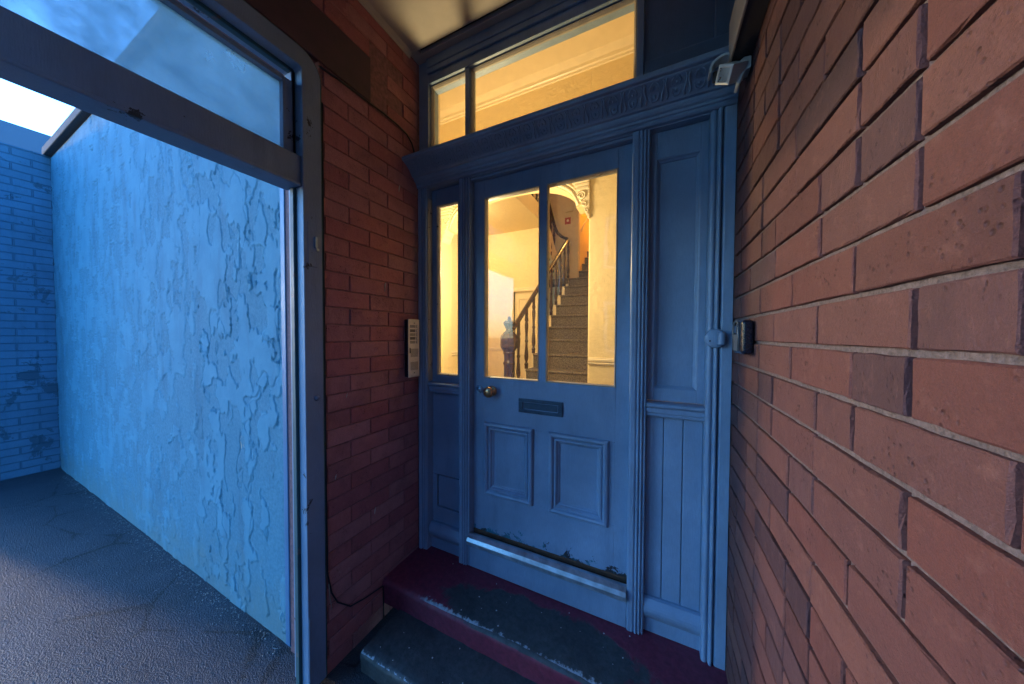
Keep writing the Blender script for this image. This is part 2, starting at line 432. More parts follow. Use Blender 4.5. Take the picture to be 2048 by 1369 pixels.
def step(name, y0, y1, ztop, h, mt, label, x0=0.001):
    # rounded nosing, slight dish in the tread from wear
    me = MB(); nx = 40
    prof = [(y1-y0, 0.0), (0.10, 0.0), (0.05, 0.0), (0.022, -0.001), (0.010, -0.005), (0.002, -0.014), (0.0, -0.026), (0.004, -0.06), (0.006, -h)]
    vs = []
    for i in range(nx+1):
        x = x0 + (W-0.001-x0)*i/nx
        u = (x - 0.78)/0.45
        dip = 0.010*math.exp(-u*u)
        jit = random.uniform(-0.002, 0.002)
        for (py, pz) in prof:
            k = 1.0 if py < 0.06 and pz > -0.03 else 0.25
            vs.append((x, py + (jit if py < 0.03 else 0), pz - dip*k*(1 if pz > -0.05 else 0)))
    n = len(prof)
    me.add(vs, [(i*n+j, i*n+j+1, (i+1)*n+j+1, (i+1)*n+j) for i in range(nx) for j in range(n-1)], True)
    me.add([vs[j] for j in range(n)] + [(x0, y1-y0, -h)], [tuple(range(n+1))])
    o = me.build(name, mt, None, loc=(0, y0, ztop))
    return tag(o, label, 'step')
step('door_step', -0.262, 0.20, -0.09, 0.125, step_mat('worn_step_paint', 0.80, 0.09, 0.48, 0.14, 0.0, 0.026),
     'worn dark red painted stone step directly below the blue front door')
step('door_step', -0.478, -0.255, -0.205, 0.12, step_mat('worn_lower_step_paint', 0.70, 0.05, 1.1, 0.30, 0.0, 0.012),
     'lower worn grey stone step beside the asphalt, in front of the red one', 0.115)
# loose grit
random.seed(3)
gr = MB()
for i in range(2600):
    if i < 1500: x, y, r = random.uniform(-2.6, 0.10), random.uniform(-1.2, -0.565), random.uniform(0.001, 0.0034)
    else: x, y, r = random.uniform(-4.2, -0.28), -0.556 - abs(random.gauss(0, .035)), random.uniform(0.0015, 0.006)
    if x > -0.30 and y > -0.68: continue
    z = gz; a = random.random()*6
    pts = [(x + r*math.cos(a+k*2.09)*random.uniform(.7, 1.3), y + r*math.sin(a+k*2.09)*random.uniform(.7, 1.3), z) for k in range(3)] + [(x+random.uniform(-.001,.001), y, z + r*0.7)]
    gr.add(pts, [(0,1,3),(1,2,3),(2,0,3)])
M['grit'] = plain('grit', (0.16, 0.16, 0.15), 0.5, nscale=80, var=0.6)
tag(gr.build('grit', M['grit']), 'fine loose grit scattered over the asphalt', None, kind='stuff')
# crumbs of paint on the steps
cr = MB(); random.seed(12)
for i in range(46):
    if random.random() < 0.6: x, y, z = random.uniform(0.15, 1.4), random.uniform(-0.24, -0.02), -0.0885
    else: x, y, z = random.uniform(0.1, 1.3), random.uniform(-0.46, -0.28), -0.2035
    r = random.uniform(0.0015, 0.0045); a = random.random()*6
    cr.add([(x + r*math.cos(a+k*1.57)*random.uniform(.6, 1.3), y + r*math.sin(a+k*1.57)*random.uniform(.6, 1.3), z) for k in range(4)] + [(x, y, z+r*0.7)],
           [(0,1,4),(1,2,4),(2,3,4),(3,0,4)])
M['crumb'] = plain('pale_paint_crumbs', (0.45, 0.44, 0.40), 0.8)
tag(cr.build('paint_crumbs', M['crumb']), 'pale paint crumbs scattered over the steps', None, kind='stuff')

# ------------------------------------------------------------------ brick walls
def brick_proto(name, mt, seed):
    # long axis x, front face -y, height z; gridded front so that arrises can be worn and chipped
    rs = random.Random(seed); m = MB(); nx, nz = 10, 4
    xs_ = [-.1075, -.1055] + [-.1055 + .211*i/(nx-2) for i in range(1, nx-2)] + [.1055, .1075]
    zs_ = [-.03375, -.0318, -.012, .012, .0318, .03375]
    vs = []
    for j, z in enumerate(zs_):
        for i, x in enumerate(xs_):
            ex, ez = i in (0, len(xs_)-1), j in (0, len(zs_)-1)
            y = -.030 + (.0018 if ex or ez else 0) + (.0015 if ex and ez else 0) + rs.uniform(-.0005, .0005)
            if (ex or ez) and rs.random() < .16: y += rs.uniform(.001, .0035)
            vs.append((x + rs.uniform(-.0006, .0006), y, z + (rs.uniform(-.0007, .0007) if ez else 0)))
    A, B = len(xs_), len(zs_)
    m.add(vs, [(j*A+i, j*A+i+1, (j+1)*A+i+1, (j+1)*A+i) for j in range(B-1) for i in range(A-1)])
    rim = [i for i in range(A)] + [(j+1)*A-1 for j in range(1, B)] + [(B-1)*A+i for i in range(A-2, -1, -1)] + [j*A for j in range(B-2, 0, -1)]
    n0 = len(m.v)
    m.v += [(m.v[i][0], .03, m.v[i][2]) for i in rim]; k = len(rim)
    for i in range(k): m.f.append((rim[i], n0+i, n0+(i+1) % k, rim[(i+1) % k])); m.sm.append(False)
    me = m.mesh(name); me.materials.append(mt)
    return me
PROTO = {k: [brick_proto('brick', M[k], i) for i in range(6)] for k in ('brick', 'brick_r')}
def lay(wall, plane, face_dir, y_from, y_to, z_from, z_to, zoff, joints, skip=None, rs=None, header_row=None):
    """bricks in the plane x=plane, faces towards face_dir (+1/-1); joints: function row -> first joint y"""
    rows = int(round((z_to - z_from)/0.075)) + 1
    jt = 0.0055 if face_dir > 0 else 0.0085
    n = 0
    for r in range(-1, rows+2):
        z = zoff + r*0.075
        if z + 0.04 < z_from or z - 0.04 > z_to: continue
        y = joints(r)
        while y > y_from: y -= 0.215*2
        while y < y_to:
            L = 0.215
            if header_row and header_row(r, rs): L = 0.1075
            a, b2 = max(y, y_from), min(y + L, y_to)
            y += L
            if b2 - a < 0.02: continue
            if skip and skip((a+b2)/2, z, a, b2): continue
            zb, zt = max(z-0.0375, z_from), min(z+0.0375, z_to)
            if zt - zb < 0.015: continue
            o = bpy.data.objects.new('brick', rs.choice(PROTO['brick' if face_dir > 0 else 'brick_r']))
            COL.objects.link(o); o.parent = wall
            o.location = (plane - face_dir*(0.03 - rs.uniform(-0.0012, 0.0016)), (a+b2)/2, (zb+zt)/2)
            o.scale = ((b2-a-jt)/0.215, 1, (zt-zb-jt)/0.0675)
            o.rotation_euler = (0, rs.uniform(-.003, .003), R(90 if face_dir > 0 else -90) + rs.uniform(-.004, .004))
            n += 1
    return n
# left wall (with the gateway), brick face at x = 0
CEIL = 2.695
lw = empty('brick_wall', (0, 0, 0))
tag(lw, 'red brick wall on the left between the gateway frame and the blue doorway', 'wall')
GY0, GY1 = -0.5565, -1.66           # gateway structural opening
LZ0, LZ1 = 2.262, 2.468             # lintel
part('mortar_core', M['mortar'], lw,
     (-0.25, -0.0045, GY0, 0.10, gz-0.05, CEIL+0.3), (-0.25, -0.0045, -1.95, GY1, gz-0.05, CEIL+0.3),
     (-0.25, -0.0045, GY1, GY0, LZ0, CEIL+0.3), bevel=0)
ll = part('lintel', M['lintel'], lw, (-0.02, 0.004, GY1-0.15, -0.313, LZ0, LZ1), bevel=0.004)
ll['label'] = 'dark painted stone lintel above the gateway'
rs = random.Random(21)
zl = 1.8072 - 0.0375 - 0.008
zoff = zl - 0.075*28
def skipL(yc, z, a, b2):
    if LZ0-0.03 < z < LZ1+0.03 and b2 < -0.25: 
        return yc < -0.313
    return False
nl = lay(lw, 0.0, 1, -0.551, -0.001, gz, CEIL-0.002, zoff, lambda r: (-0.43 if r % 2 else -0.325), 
         lambda yc, z, a, b2: (LZ0-0.045 < z < LZ1+0.045 and a < -0.30), rs)
# bricks that meet the lintel end, and the ones above it
def lay_row(wall, plane, fd, z0, z1, ys, rs):
    for a, b2 in zip(ys[:-1], ys[1:]):
        o = bpy.data.objects.new('brick', rs.choice(PROTO['brick'])); COL.objects.link(o); o.parent = wall
        o.location = (plane - fd*(0.03 - rs.uniform(-.001, .0015)), (a+b2)/2, (z0+z1)/2)
        o.scale = ((b2-a-0.0055)/0.215, 1, (z1-z0-0.0055)/0.0675); o.rotation_euler = (0, 0, R(90) if fd > 0 else R(-90))
for k in range(3):
    z0 = LZ1 + 0.075*k + 0.001
    off = 0.1 if k % 2 else 0.0
    lay_row(lw, 0.0, 1, z0, min(z0+0.075, CEIL-0.002), [-1.62, -1.40-off, -1.18-off, -0.965-off, -0.75-off, -0.535-off, -0.315], rs)
# right wall
rw = empty('brick_wall', (W, 0, 0))
tag(rw, 'red brick wall on the right carrying the black key safe', 'wall')
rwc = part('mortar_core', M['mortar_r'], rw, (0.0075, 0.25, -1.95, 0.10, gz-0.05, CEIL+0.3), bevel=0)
rs = random.Random(5)
zr0 = 1.0655 - 0.0375
hd = {}
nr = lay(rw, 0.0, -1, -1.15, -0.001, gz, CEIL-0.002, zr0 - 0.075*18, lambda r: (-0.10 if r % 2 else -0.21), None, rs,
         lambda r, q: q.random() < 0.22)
# beam over the open front of the porch, behind the viewer
bw = part('porch_beam', M['lintel'], None, (0, W, -1.95, -1.80, 2.48, CEIL+0.1), bevel=0)
tag(bw, 'dark beam over the open front of the porch behind the viewer', 'beam')

# ------------------------------------------------------------------ porch ceiling
ce = empty('porch_ceiling', (0, 0, CEIL)); tag(ce, kind='structure')
part('plaster_sheet', M['plaster'], ce, (-0.25, W+0.25, -1.95, -0.058, 0.0, 0.12), bevel=0)
part('cover_strip', M['plaster'], ce, (0.0, W, -0.036, 0.012, -0.004, 0.1), bevel=0.003)
part('groove', M['slot'], ce, (0.06, W, -0.058, -0.036, 0.018, 0.1), bevel=0)
part('corner_fillet', M['plaster'], ce, (0.0, 0.06, -0.0585, -0.0355, -0.001, 0.1), bevel=0)
cv = MB(); cv.prism([(0.0, -0.022), (0.004, -0.022), (0.008, -0.010), (0.020, -0.002), (0.024, 0.0), (0.0, 0.0)], 'y', -1.79, -0.06)
cv.build('cornice_bead', M['plaster'], ce)

# ------------------------------------------------------------------ door surround (posts, cornice, fanlight, side panels)
ds = empty('door_surround', (0, 0, -0.09))
ds.location = (0, 0, 0)
tag(ds, 'blue painted timber doorway surround with carved cornice, fanlight and side panels', 'doorway')
FZ = -0.089
def bead(x, r, y, n=5):
    return [(x - r*math.cos(math.pi*k/n), y - r*math.sin(math.pi*k/n)) for k in range(n+1)]
def post(name, prof, z0=FZ, z1=1.985):
    m = MB(); m.prism(prof, 'z', z0, z1); return m.build(name, M['blue'], ds, 0.0008, 1)
# hall-side post against the left wall: broad round, then fillets, then splayed reveal
post('post', [(0.002, .11), (0.002, .006)] + bead(0.018, .015, .004, 7) + [(0.035, .003), (0.037, .000)] + bead(0.043, .005, -.001) + [(0.050, .002)]
     + bead(0.0555, .0045, .001) + [(0.063, .004), (0.0655, .05), (0.0655, .11)])
def jamb(x0, flip=False):
    w = 0.066
    p = [(0, .11), (0, .006), (.003, .001), (.008, -.001), (.022, -.001), (.026, .001), (.027, .005), (.030, .005)] + bead(.0355, .005, .002) \
        + [(.0415, .006), (.0435, .006)] + bead(.0485, .0045, .004) + [(.054, .009), (.056, .008)] + bead(.0605, .0045, .011) + [(.066, .016), (.066, .11)]
    return [(x0 + a, b) for a, b in p]
post('post', jamb(0.283)); post('post', jamb(1.145))
# moulded post against the right wall
post('post', [(1.4145, .11), (1.4145, .02)] + bead(1.4245, .010, .004, 7) + [(1.436, .000), (1.438, -.006)] + bead(1.4435, .0055, -.007, 6)
     + [(1.450, -.003), (1.4515, .008), (1.4545, .008), (1.456, -.002), (1.4605, -.006), (1.4925, -.006), (1.4925, .11)])
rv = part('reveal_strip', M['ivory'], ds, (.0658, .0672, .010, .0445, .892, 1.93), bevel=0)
# head board and cornice
part('head_board', M['blue'], ds, (0.001, W-0.001, .010, .11, 1.985, 2.09), bevel=0.002)
part('head_bead', M['blue'], ds, (0.349, 1.145, .018, .05, 1.972, 1.985), bevel=0.003)
cp = [(.010, 1.988), (-.004, 1.990), (-.010, 1.996), (-.010, 2.004), (-.016, 2.006), (-.018, 2.014), (-.026, 2.018), (-.032, 2.026), (-.034, 2.034), (-.044, 2.036),
      (-.048, 2.040), (-.052, 2.044), (-.060, 2.056), (-.072, 2.068), (-.088, 2.079), (-.100, 2.084), (-.104, 2.086), (-.106, 2.0895), (-.118, 2.0905), (-.121, 2.094), (-.121, 2.108), (-.118, 2.111), (.03, 2.118), (.03, 1.988)]
m = MB(); m.prism(cp, 'x', 0.0015, W-0.0015); cornice = m.build('cornice', M['blue'], ds)
# carved ornament: wavy leaf pairs with a scroll and two berries between
def ornament_mesh():
    m = MB()
    T = Vector((0, -.052, .043)); 
    def P(u, h, lift=0.0):   # u along x, h 0..1 up the cove
        y = -.050 - .052*h; z = 2.043 + .041*h**0.85
        return (u, y - .55*lift - 0.001, z - .83*lift)
    for s in (-1, 1):
        pts = [P(s*(.0062 + .0035*math.sin(h*6.0 + .4)), h, .0030 + .0012*math.sin(h*3.1)) for h in [i/9 for i in range(10)]]
        m.tube(pts, [.0022, .0034, .0040, .0036, .0028, .0026, .0032, .0036, .0032, .0020], 6)
    for h, u, r in ((.28, .0375, .0052), (.66, .0375, .0040)):
        m.ball(P(u, h, .0022), r, 8, 5)
    arc = [P(.0375 + .0150*math.sin(a), .30 - .30*math.cos(a)*.9 + .02, .0022) for a in [(-2.0 + 4.0*i/9) for i in range(10)]]
    m.tube(arc, [.0012, .0022, .0028, .003, .003, .003, .003, .0028, .0022, .0012], 6)
    for s in (-1, 1):
        m.tube([P(.0375 + s*.013, .58, .0025), P(.0375 + s*.016, .74, .003), P(.0375 + s*.010, .90, .003), P(.0375 + s*.003, .95, .002)], [.0016, .0026, .0026, .0014], 6)
    me = m.mesh('ornament'); me.materials.append(M['blue']); return me
om = ornament_mesh()
for k in range(20):
    o = bpy.data.objects.new('ornament', om); COL.objects.link(o); o.parent = cornice
    o.location = (0.022 + 0.0728*k, 0, 0); o.rotation_euler = (0, 0, 0)
    o.scale = (random.uniform(.94, 1.03), 1, 1)
# fanlight
part('fanlight_frame', M['blue'], ds, (0.001, .068, .012, .10, 2.118, 2.694), (1.156, 1.182, .006, .10, 2.118, 2.694),
     (0.068, 1.156, .012, .10, 2.566, 2.694), (0.068, 1.156, .032, .10, 2.119, 2.215), bevel=0.002)
part('head_moulding', M['blue'], ds, (0.069, 1.155, .000, .012, 2.612, 2.640), (0.069, 1.155, -.006, .010, 2.640, 2.690), bevel=0.004)
part('mullion', M['blue'], ds, (.311, .337, .020, .085, 2.215, 2.566), bevel=0.003)
for (a, b2) in ((.068, .311), (.337, 1.156)):
    m = MB(); m.frame(a, b2, 2.215, 2.566, [(0, .034), (.006, .030), (.010, .036), (.014, .044), (.014, .052)])
    m.build('glazing_bead', M['ivory'], ds)
    part('fanlight_pane', M['glass'], ds, (a+.006, b2-.006, .050, .053, 2.220, 2.560), bevel=0)
# dark board right of the fanlight
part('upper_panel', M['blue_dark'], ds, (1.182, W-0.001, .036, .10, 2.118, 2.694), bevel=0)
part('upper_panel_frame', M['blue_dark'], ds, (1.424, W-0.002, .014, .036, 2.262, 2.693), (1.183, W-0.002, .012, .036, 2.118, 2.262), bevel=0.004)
# side light (left): sash, glass, sill moulding, boarded apron
SX0, SX1 = .066, .283
part('sash', M['blue'], ds, (SX0, .098, .045, .085, .882, 1.985), (.252, SX1, .045, .085, .882, 1.985), (.098, .252, .045, .085, 1.896, 1.985), (.098, .252, .045, .085, .882, .925), bevel=0.002)
m = MB(); m.frame(.098, .252, .925, 1.896, [(0, .047), (.004, .043), (.008, .047), (.012, .056), (.012, .064)]); m.build('glazing_bead', M['ivory'], ds)
part('side_pane', M['glass'], ds, (.102, .248, .062, .065, .929, 1.892), bevel=0)
rail_p = lambda y: [(y+.05, .826), (y+.016, .826), (y+.010, .832), (y+.010, .842), (y+.004, .846), (y+.004, .862), (y, .866), (y-.006, .872), (y-.006, .880), (y, .884), (y+.05, .8865)]
m = MB(); m.prism(rail_p(.012), 'x', SX0, SX1); m.build('dado_rail', M['blue'], ds)
part('apron_board', M['blue'], ds, (SX0, SX1, .050, .085, .343, .826), bevel=0.0015)
part('apron_rail', M['blue'], ds, (SX0, SX1, .049, .085, .060, .150), (SX0, .096, .0495, .085, .150, .338), bevel=0.0015)
pp = part('repair_panel', M['blue'], ds, (.102, SX1, .053, .085, .158, .336), bevel=0.002)
pp.rotation_euler = (0, R(0.3), 0)
part('gap_backing', M['slot'], ds, (SX0, SX1, .070, .089, .06, .83), bevel=0)
def torus_board(x0, x1, y):
    p = [(y+.06, FZ), (y+.006, FZ), (y+.004, -.030), (y-.002, -.024)] + [(y - .004 - .017*math.sin(math.pi*k/8), -.020 + .078*k/8) for k in range(9)] + [(y+.006, .062), (y+.06, .064)]
    m = MB(); m.prism(p, 'x', x0, x1); return m.build('skirting_roll', M['blue'], ds)
torus_board(SX0, SX1, .030); torus_board(1.211, 1.4145, .030)
# right side: tall panel, dado, matchboards
PX0, PX1 = 1.211, 1.4145
part('panel_frame', M['blue'], ds, (PX0, 1.236, .045, .085, .889, 1.985), (1.390, PX1, .045, .085, .889, 1.985), (1.236, 1.390, .045, .085, 1.878, 1.985), (1.236, 1.390, .045, .085, .889, .940), bevel=0.0015)
m = MB(); m.frame(1.236, 1.390, .940, 1.878, [(0, .0455), (.004, .048), (.006, .055), (.012, .060), (.013, .068)]); m.build('panel_moulding', M['blue'], ds)
part('tall_panel', M['blue'], ds, (1.236, 1.390, .066, .085, .940, 1.878), bevel=0)
m = MB(); m.prism(rail_p(.008), 'x', PX0, PX1); m.build('dado_rail', M['blue'], ds)
for a, b2 in ((PX0, 1.2755), (1.2775, 1.3455), (1.3475, PX1)):
    part('matchboard', M['blue'], ds, (a, b2, .044, .075, .06, .826), bevel=0.0035)
part('gap_backing', M['slot'], ds, (PX0, PX1, .060, .088, .06, .826), bevel=0)
# threshold
part('riser_board', M['blue'], ds, (.349, 1.145, .006, .10, FZ, .040), bevel=0.003)
m = MB(); m.prism([(.043, .070), (.030, .084), (.018, .091), (.004, .091), (-.014, .080), (-.022, .064), (-.022, .048), (-.016, .041), (.043, .041)], 'x', .350, 1.144)
th = m.build('threshold_bar', M['alu'], ds); th['label'] = 'worn aluminium threshold bar below the door'

# ------------------------------------------------------------------ front door
fd = empty('front_door', (0.348, 0.05, 0.07)); 
D0 = fd.location.copy()
tag(fd, 'blue painted front door with two tall glass panes and two small panels', 'door')
def dp(name, mt, *boxes, bevel=0.0012, parent=fd):
    m = MB()
    for (x0, x1, y0, y1, z0, z1) in boxes: m.box(x0-D0.x, x1-D0.x, y0-D0.y, y1-D0.y, z0-D0.z, z1-D0.z)
    return m.build(name, mt, parent, bevel)
DX0, DX1, DZ0, DZ1 = .3495, 1.1445, .096, 1.984
dp('stile', M['blue_door'], (DX0, .4135, .05, .094, DZ0, DZ1)); dp('stile', M['blue_door'], (1.0855, DX1, .05, .094, DZ0, DZ1))
dp('rail', M['blue_door'], (.4135, 1.0855, .05, .094, 1.8815, DZ1)); dp('rail', M['blue_door'], (.4135, 1.0855, .05, .094, .685, .929))
dp('rail', M['blue_door'], (.4135, 1.0855, .05, .094, DZ0, .312))
dp('glazing_bar', M['blue_door'], (.7265, .7610, .0485, .094, .929, 1.8815))
dp('mid_stile', M['blue_door'], (.690, .790, .05, .094, .312, .685)); dp('inner_stile', M['blue_door'], (.4135, .4305, .05, .094, .312, .685)); dp('inner_stile', M['blue_door'], (1.050, 1.0855, .05, .094, .312, .685))
for (a, b2) in ((.4135, .7265), (.7610, 1.0855)):
    m = MB(); m.frame(a-D0.x, b2-D0.x, .929-D0.z, 1.8815-D0.z, [(-.001, -.001), (.002, -.004), (.005, -.003), (.007, .003), (.008, .012), (.008, .020)])
    m.build('glazing_bead', M['ivory'], fd)
    dp('pane', M['glass'], (a+.003, b2-.003, .066, .069, .932, 1.8785), bevel=0)
for (a, b2, z0, z1) in ((.420, .700, .305, .694), (.782, 1.061, .300, .691)):
    m = MB(); m.frame(a-D0.x, b2-D0.x, z0-D0.z, z1-D0.z, [(0, .001), (.001, -.010), (.006, -.016), (.014, -.018), (.021, -.014), (.024, -.006), (.027, -.004), (.030, -.009), (.036, -.010), (.041, -.004), (.044, .003), (.048, .004), (.052, .009), (.057, .012)])
    m.build('panel_moulding', M['blue_door'], fd)
    dp('panel', M['blue_door'], (a+.006, b2-.006, .0605, .085, z0+.006, z1-.006), bevel=0)
dp('bottom_strip', M['rust'], (DX0, DX1, .0475, .094, .052, DZ0), bevel=0.003)
# letter plate
lp = dp('letter_plate', M['lead'], (.620, .850, .043, .051, .769, .785), (.620, .850, .043, .051, .823, .839), (.620, .644, .043, .051, .785, .823), (.826, .850, .043, .051, .785, .823), bevel=0.002)
fl = dp('flap', M['lead'], (.6475, .8225, .0485, .054, .7885, .8195), bevel=0.0015, parent=lp)
# knob and lock
kc = (.466-D0.x, 0, .862-D0.z)
m = MB(); m.lathe([(.001, .0), (.026, .0), (.027, -.003), (.024, -.006), (.014, -.009), (.010, -.014), (.010, -.022), (.016, -.026), (.025, -.033), (.0285, -.042), (.027, -.050), (.020, -.056), (.010, -.0585), (.001, -.059)], kc, 'y', 28)
m.build('door_knob', M['bronze'], fd)
lc = (.388-D0.x, 0, .864-D0.z)
m = MB(); m.lathe([(.001, .0), (.021, .0), (.022, -.003), (.018, -.006), (.0165, -.007), (.016, -.004), (.0145, -.004), (.014, -.008), (.001, -.008)], lc, 'y', 24)
lk = m.build('lock', M['chrome'], fd)
dpk = MB(); dpk.box(lc[0]-.0012, lc[0]+.0012, -.0092, -.0075, lc[2]-.006, lc[2]+.004); dpk.build('keyhole', M['slot'], lk)

# ------------------------------------------------------------------ fittings on the walls
ic = empty('intercom', (0, -0.068, 1.083)); tag(ic, 'steel door intercom panel with five buttons on the left brick wall', 'intercom')
def lp_(name, mt, x0, x1, y0, y1, z0, z1, parent=ic, bevel=0.001):
    o = ic.location
    m = MB(); m.box(x0, x1, y0-o.y, y1-o.y, z0-o.z, z1-o.z); return m.build(name, mt, parent, bevel)
lp_('housing', M['black'], .001, .030, -.108, -.029, .925, 1.241, bevel=0.004)
pl = lp_('face_plate', M['steel'], .030, .0335, -.110, -.027, .922, 1.242, bevel=0.0012)
PW, PH = .083, .320
def pos(u, w): return (-.110 + PW*u, 1.242 - PH*w)
for k, w in enumerate((.122, .197, .262, .327, .393)):
    y0, z0 = pos(.14, w+.024); y1, z1 = pos(.61, w-.024)
    lp_('name_label', M['dark_label'] if k in (1, 3) else M['white_label'], .0328, .0342, y0, y1, z0, z1, bevel=0.0004)
    y0, z0 = pos(.695, w+.020); y1, z1 = pos(.83, w-.020)
    b_ = lp_('button', M['button'], .033, .0375, y0+.001, y1, z0, z1, bevel=0.001)
    lp_('button_recess', M['slot'], .0330, .0339, y0-.001, y1+.0006, z0-.001, z1+.001, bevel=0, parent=ic)
for (w0, w1) in ((.507, .650), (.733, .878)):
    for j in range(9):
        y0, z0 = pos(.205 + .078*j, w1); y1, z1 = pos(.205 + .078*j + .030, w0)
        lp_('speaker_slot', M['slot'], .0329, .0338, y0, y1, z0, z1, bevel=0)
for w in (.065, .925):
    y0, z0 = pos(.53, w); m = MB(); m.lathe([(.0001, .0), (.0032, .0), (.0028, .0012), (.0001, .0014)], (.0334, y0-ic.location.y, z0-ic.location.z), 'x', 12); m.build('screw', M['slot'], ic)
y0, z0 = pos(.09, .583); y1, z1 = pos(.20, .49); lp_('rubbed_patch', M['dark_label'], .0332, .0336, y0, y1, z0, z1, bevel=0)

ks = empty('key_safe', (W, -0.222, 1.155)); tag(ks, 'black plastic key safe on the right brick wall', 'key safe')
m = MB(); m.box(-.031, -.0005, -.054, .058, -.050, .050); m.build('case', M['black'], ks, 0.011, 5)
m = MB()
ring = [(-.0325, .040*math.cos(a)*0.78 + .006, .030 + .018*math.sin(a)) for a in [math.pi*i/10 for i in range(11)]]
ring = [(-.0325, .037, -.040), (-.0325, .037, .0)] + ring + [(-.0325, -.025, .0), (-.0325, -.025, -.040)]
m.tube(ring, .0030, 6); m.build('cover_rim', M['grey_plastic'], ks)
m = MB(); m.box(-.0335, -.030, -.020, .032, -.042, .008); m.build('cover', M['grey_plastic'], ks, 0.0015)
m = MB(); m.box(-.0335, -.030, -.012, .026, .012, .034); m.build('latch', M['black'], ks, 0.0015)

bl = empty('bell_push', (1.440, -0.008, 1.149)); tag(bl, 'round blue painted bell fitting on the right doorway post', 'bell')
m = MB(); m.lathe([(.001, .004), (.0345, .004), (.0355, -.004), (.034, -.011), (.030, -.0135), (.001, -.0145)], (0, 0, 0), 'y', 30); m.build('base', M['blue'], bl)
m = MB()
kn = [(.0035, -.012), (.0035, -.034), (.009, -.040), (.017, -.041), (.024, -.036), (.027, -.026), (.027, -.006)]
m.prism([(x, y) for x, y in kn], 'z', -.023, .023); m.build('turn_piece', M['blue'], bl, 0.006, 3)
m = MB(); m.lathe([(.0001, 0), (.0028, 0), (.0024, -.0012), (.0001, -.0014)], (-.018, -.0139, -.010), 'y', 10); m.build('screw', M['slot'], bl)

# timber box beam along the top of the right wall
bm_ = empty('boxed_beam', (W, -0.17, 2.007)); tag(bm_, 'boxed timber beam high on the right wall, pale side and dark underside', 'beam')
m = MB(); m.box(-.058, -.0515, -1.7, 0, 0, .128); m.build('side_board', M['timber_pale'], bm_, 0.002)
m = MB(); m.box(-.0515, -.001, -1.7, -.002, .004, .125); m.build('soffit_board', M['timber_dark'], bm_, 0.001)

# white security light under the beam end
sl = empty('security_light', (1.452, -0.165, 1.985)); tag(sl, 'small white plastic security light under the beam at the cornice end', 'light')
m = MB(); m.prism([(.040, .022), (.022, .024), (.012, .018), (.012, -.012), (.004, -.050), (.012, -.054), (.024, -.018), (.040, -.012)], 'y', -.022, .022)
m.build('bracket', M['white_plastic'], sl, 0.003)
hd = MB()
s_ = .024; L_ = .060
hd.box(-s_, s_, -L_, 0, -s_, s_)
hd.frame(-s_, s_, -s_, s_, [(0, -L_-.0005), (.007, -L_-.003), (.008, -L_+.012), (.010, -L_+.014)])
h = hd.build('lamp_head', M['white_plastic'], sl, 0.0015)
Rm = Matrix.Rotation(R(-52), 4, 'Z') @ Matrix.Rotation(R(22), 4, 'X') @ Matrix.Rotation(R(38), 4, 'Y')
h.matrix_local = Matrix.Translation((.012, -.004, -.002)) @ Rm
le = MB(); le.box(-.0165, .0165, -L_-.0015, -L_+.006, -.0165, .0165); lo = le.build('lens', M['chrome'], h)
lo.visible_shadow = True
cw = MB()
arc = [(math.cos(a)*.040, math.sin(a)*.040) for a in [R(60 + 130*i/10) for i in range(11)]] + [(math.cos(a)*.033, math.sin(a)*.033) for a in [R(190 - 130*i/10) for i in range(11)]]
cw.prism([(x - .028, z + .018) for x, z in arc], 'y', -.016, .020)
cw.build('cowl', M['white_plastic'], sl, 0.001)
m = MB(); m.box(-.055, -.030, .006, .016, -.006, .028); m.build('sensor', M['timber_dark'], sl, 0.003)

# old paint drips on the left wall
for (y, z, l) in ((-.232, 1.42, .045), (-.445, .895, .02), (-.135, 1.95, .035), (-.50, .55, .02), (-.30, .30, .03)):
    m = MB(); m.tube([(.0012, y, z), (.0014, y-.004, z-l*.4), (.0012, y-.006, z-l)], [.0022, .0030, .0012], 6, flat=.9); m.build('paint_drip', M['crumb'], lw)
# cable on the left wall
m = MB()
m.tube([(.006, -.56, 2.236), (.007, -.46, 2.246), (.006, -.36, 2.250), (.007, -.24, 2.256), (.008, -.15, 2.254), (.009, -.09, 2.243), (.010, -.055, 2.215), (.010, -.040, 2.18), (.010, -.036, 2.13)], .0042, 8)
tag(m.build('cable', M['rubber']), 'black cable running along the lintel to the cornice', 'cable')
m = MB()
m.tube([(.004, -.5475, 2.10), (.005, -.5485, 1.5), (.004, -.5475, 1.0), (.005, -.548, .5), (.005, -.5455, .14), (.007, -.530, .05), (.008, -.505, -.01), (.008, -.445, -.078), (.007, -.366, -.103), (.007, -.264, -.122), (.008, -.262, -.2), (.008, -.26, -.296)], .0032, 6)
tag(m.build('cable', M['rubber']), 'thin black cable down the gateway frame and along the brick wall base', 'cable')
m = MB(); m.tube([(.0105, -.5445, .10), (.012, -.541, .04), (.012, -.533, -.02)], .0016, 6)
tag(m.build('thin_wire', M['timber_pale']), 'short pale wire end beside the gateway frame near the ground', 'wire')

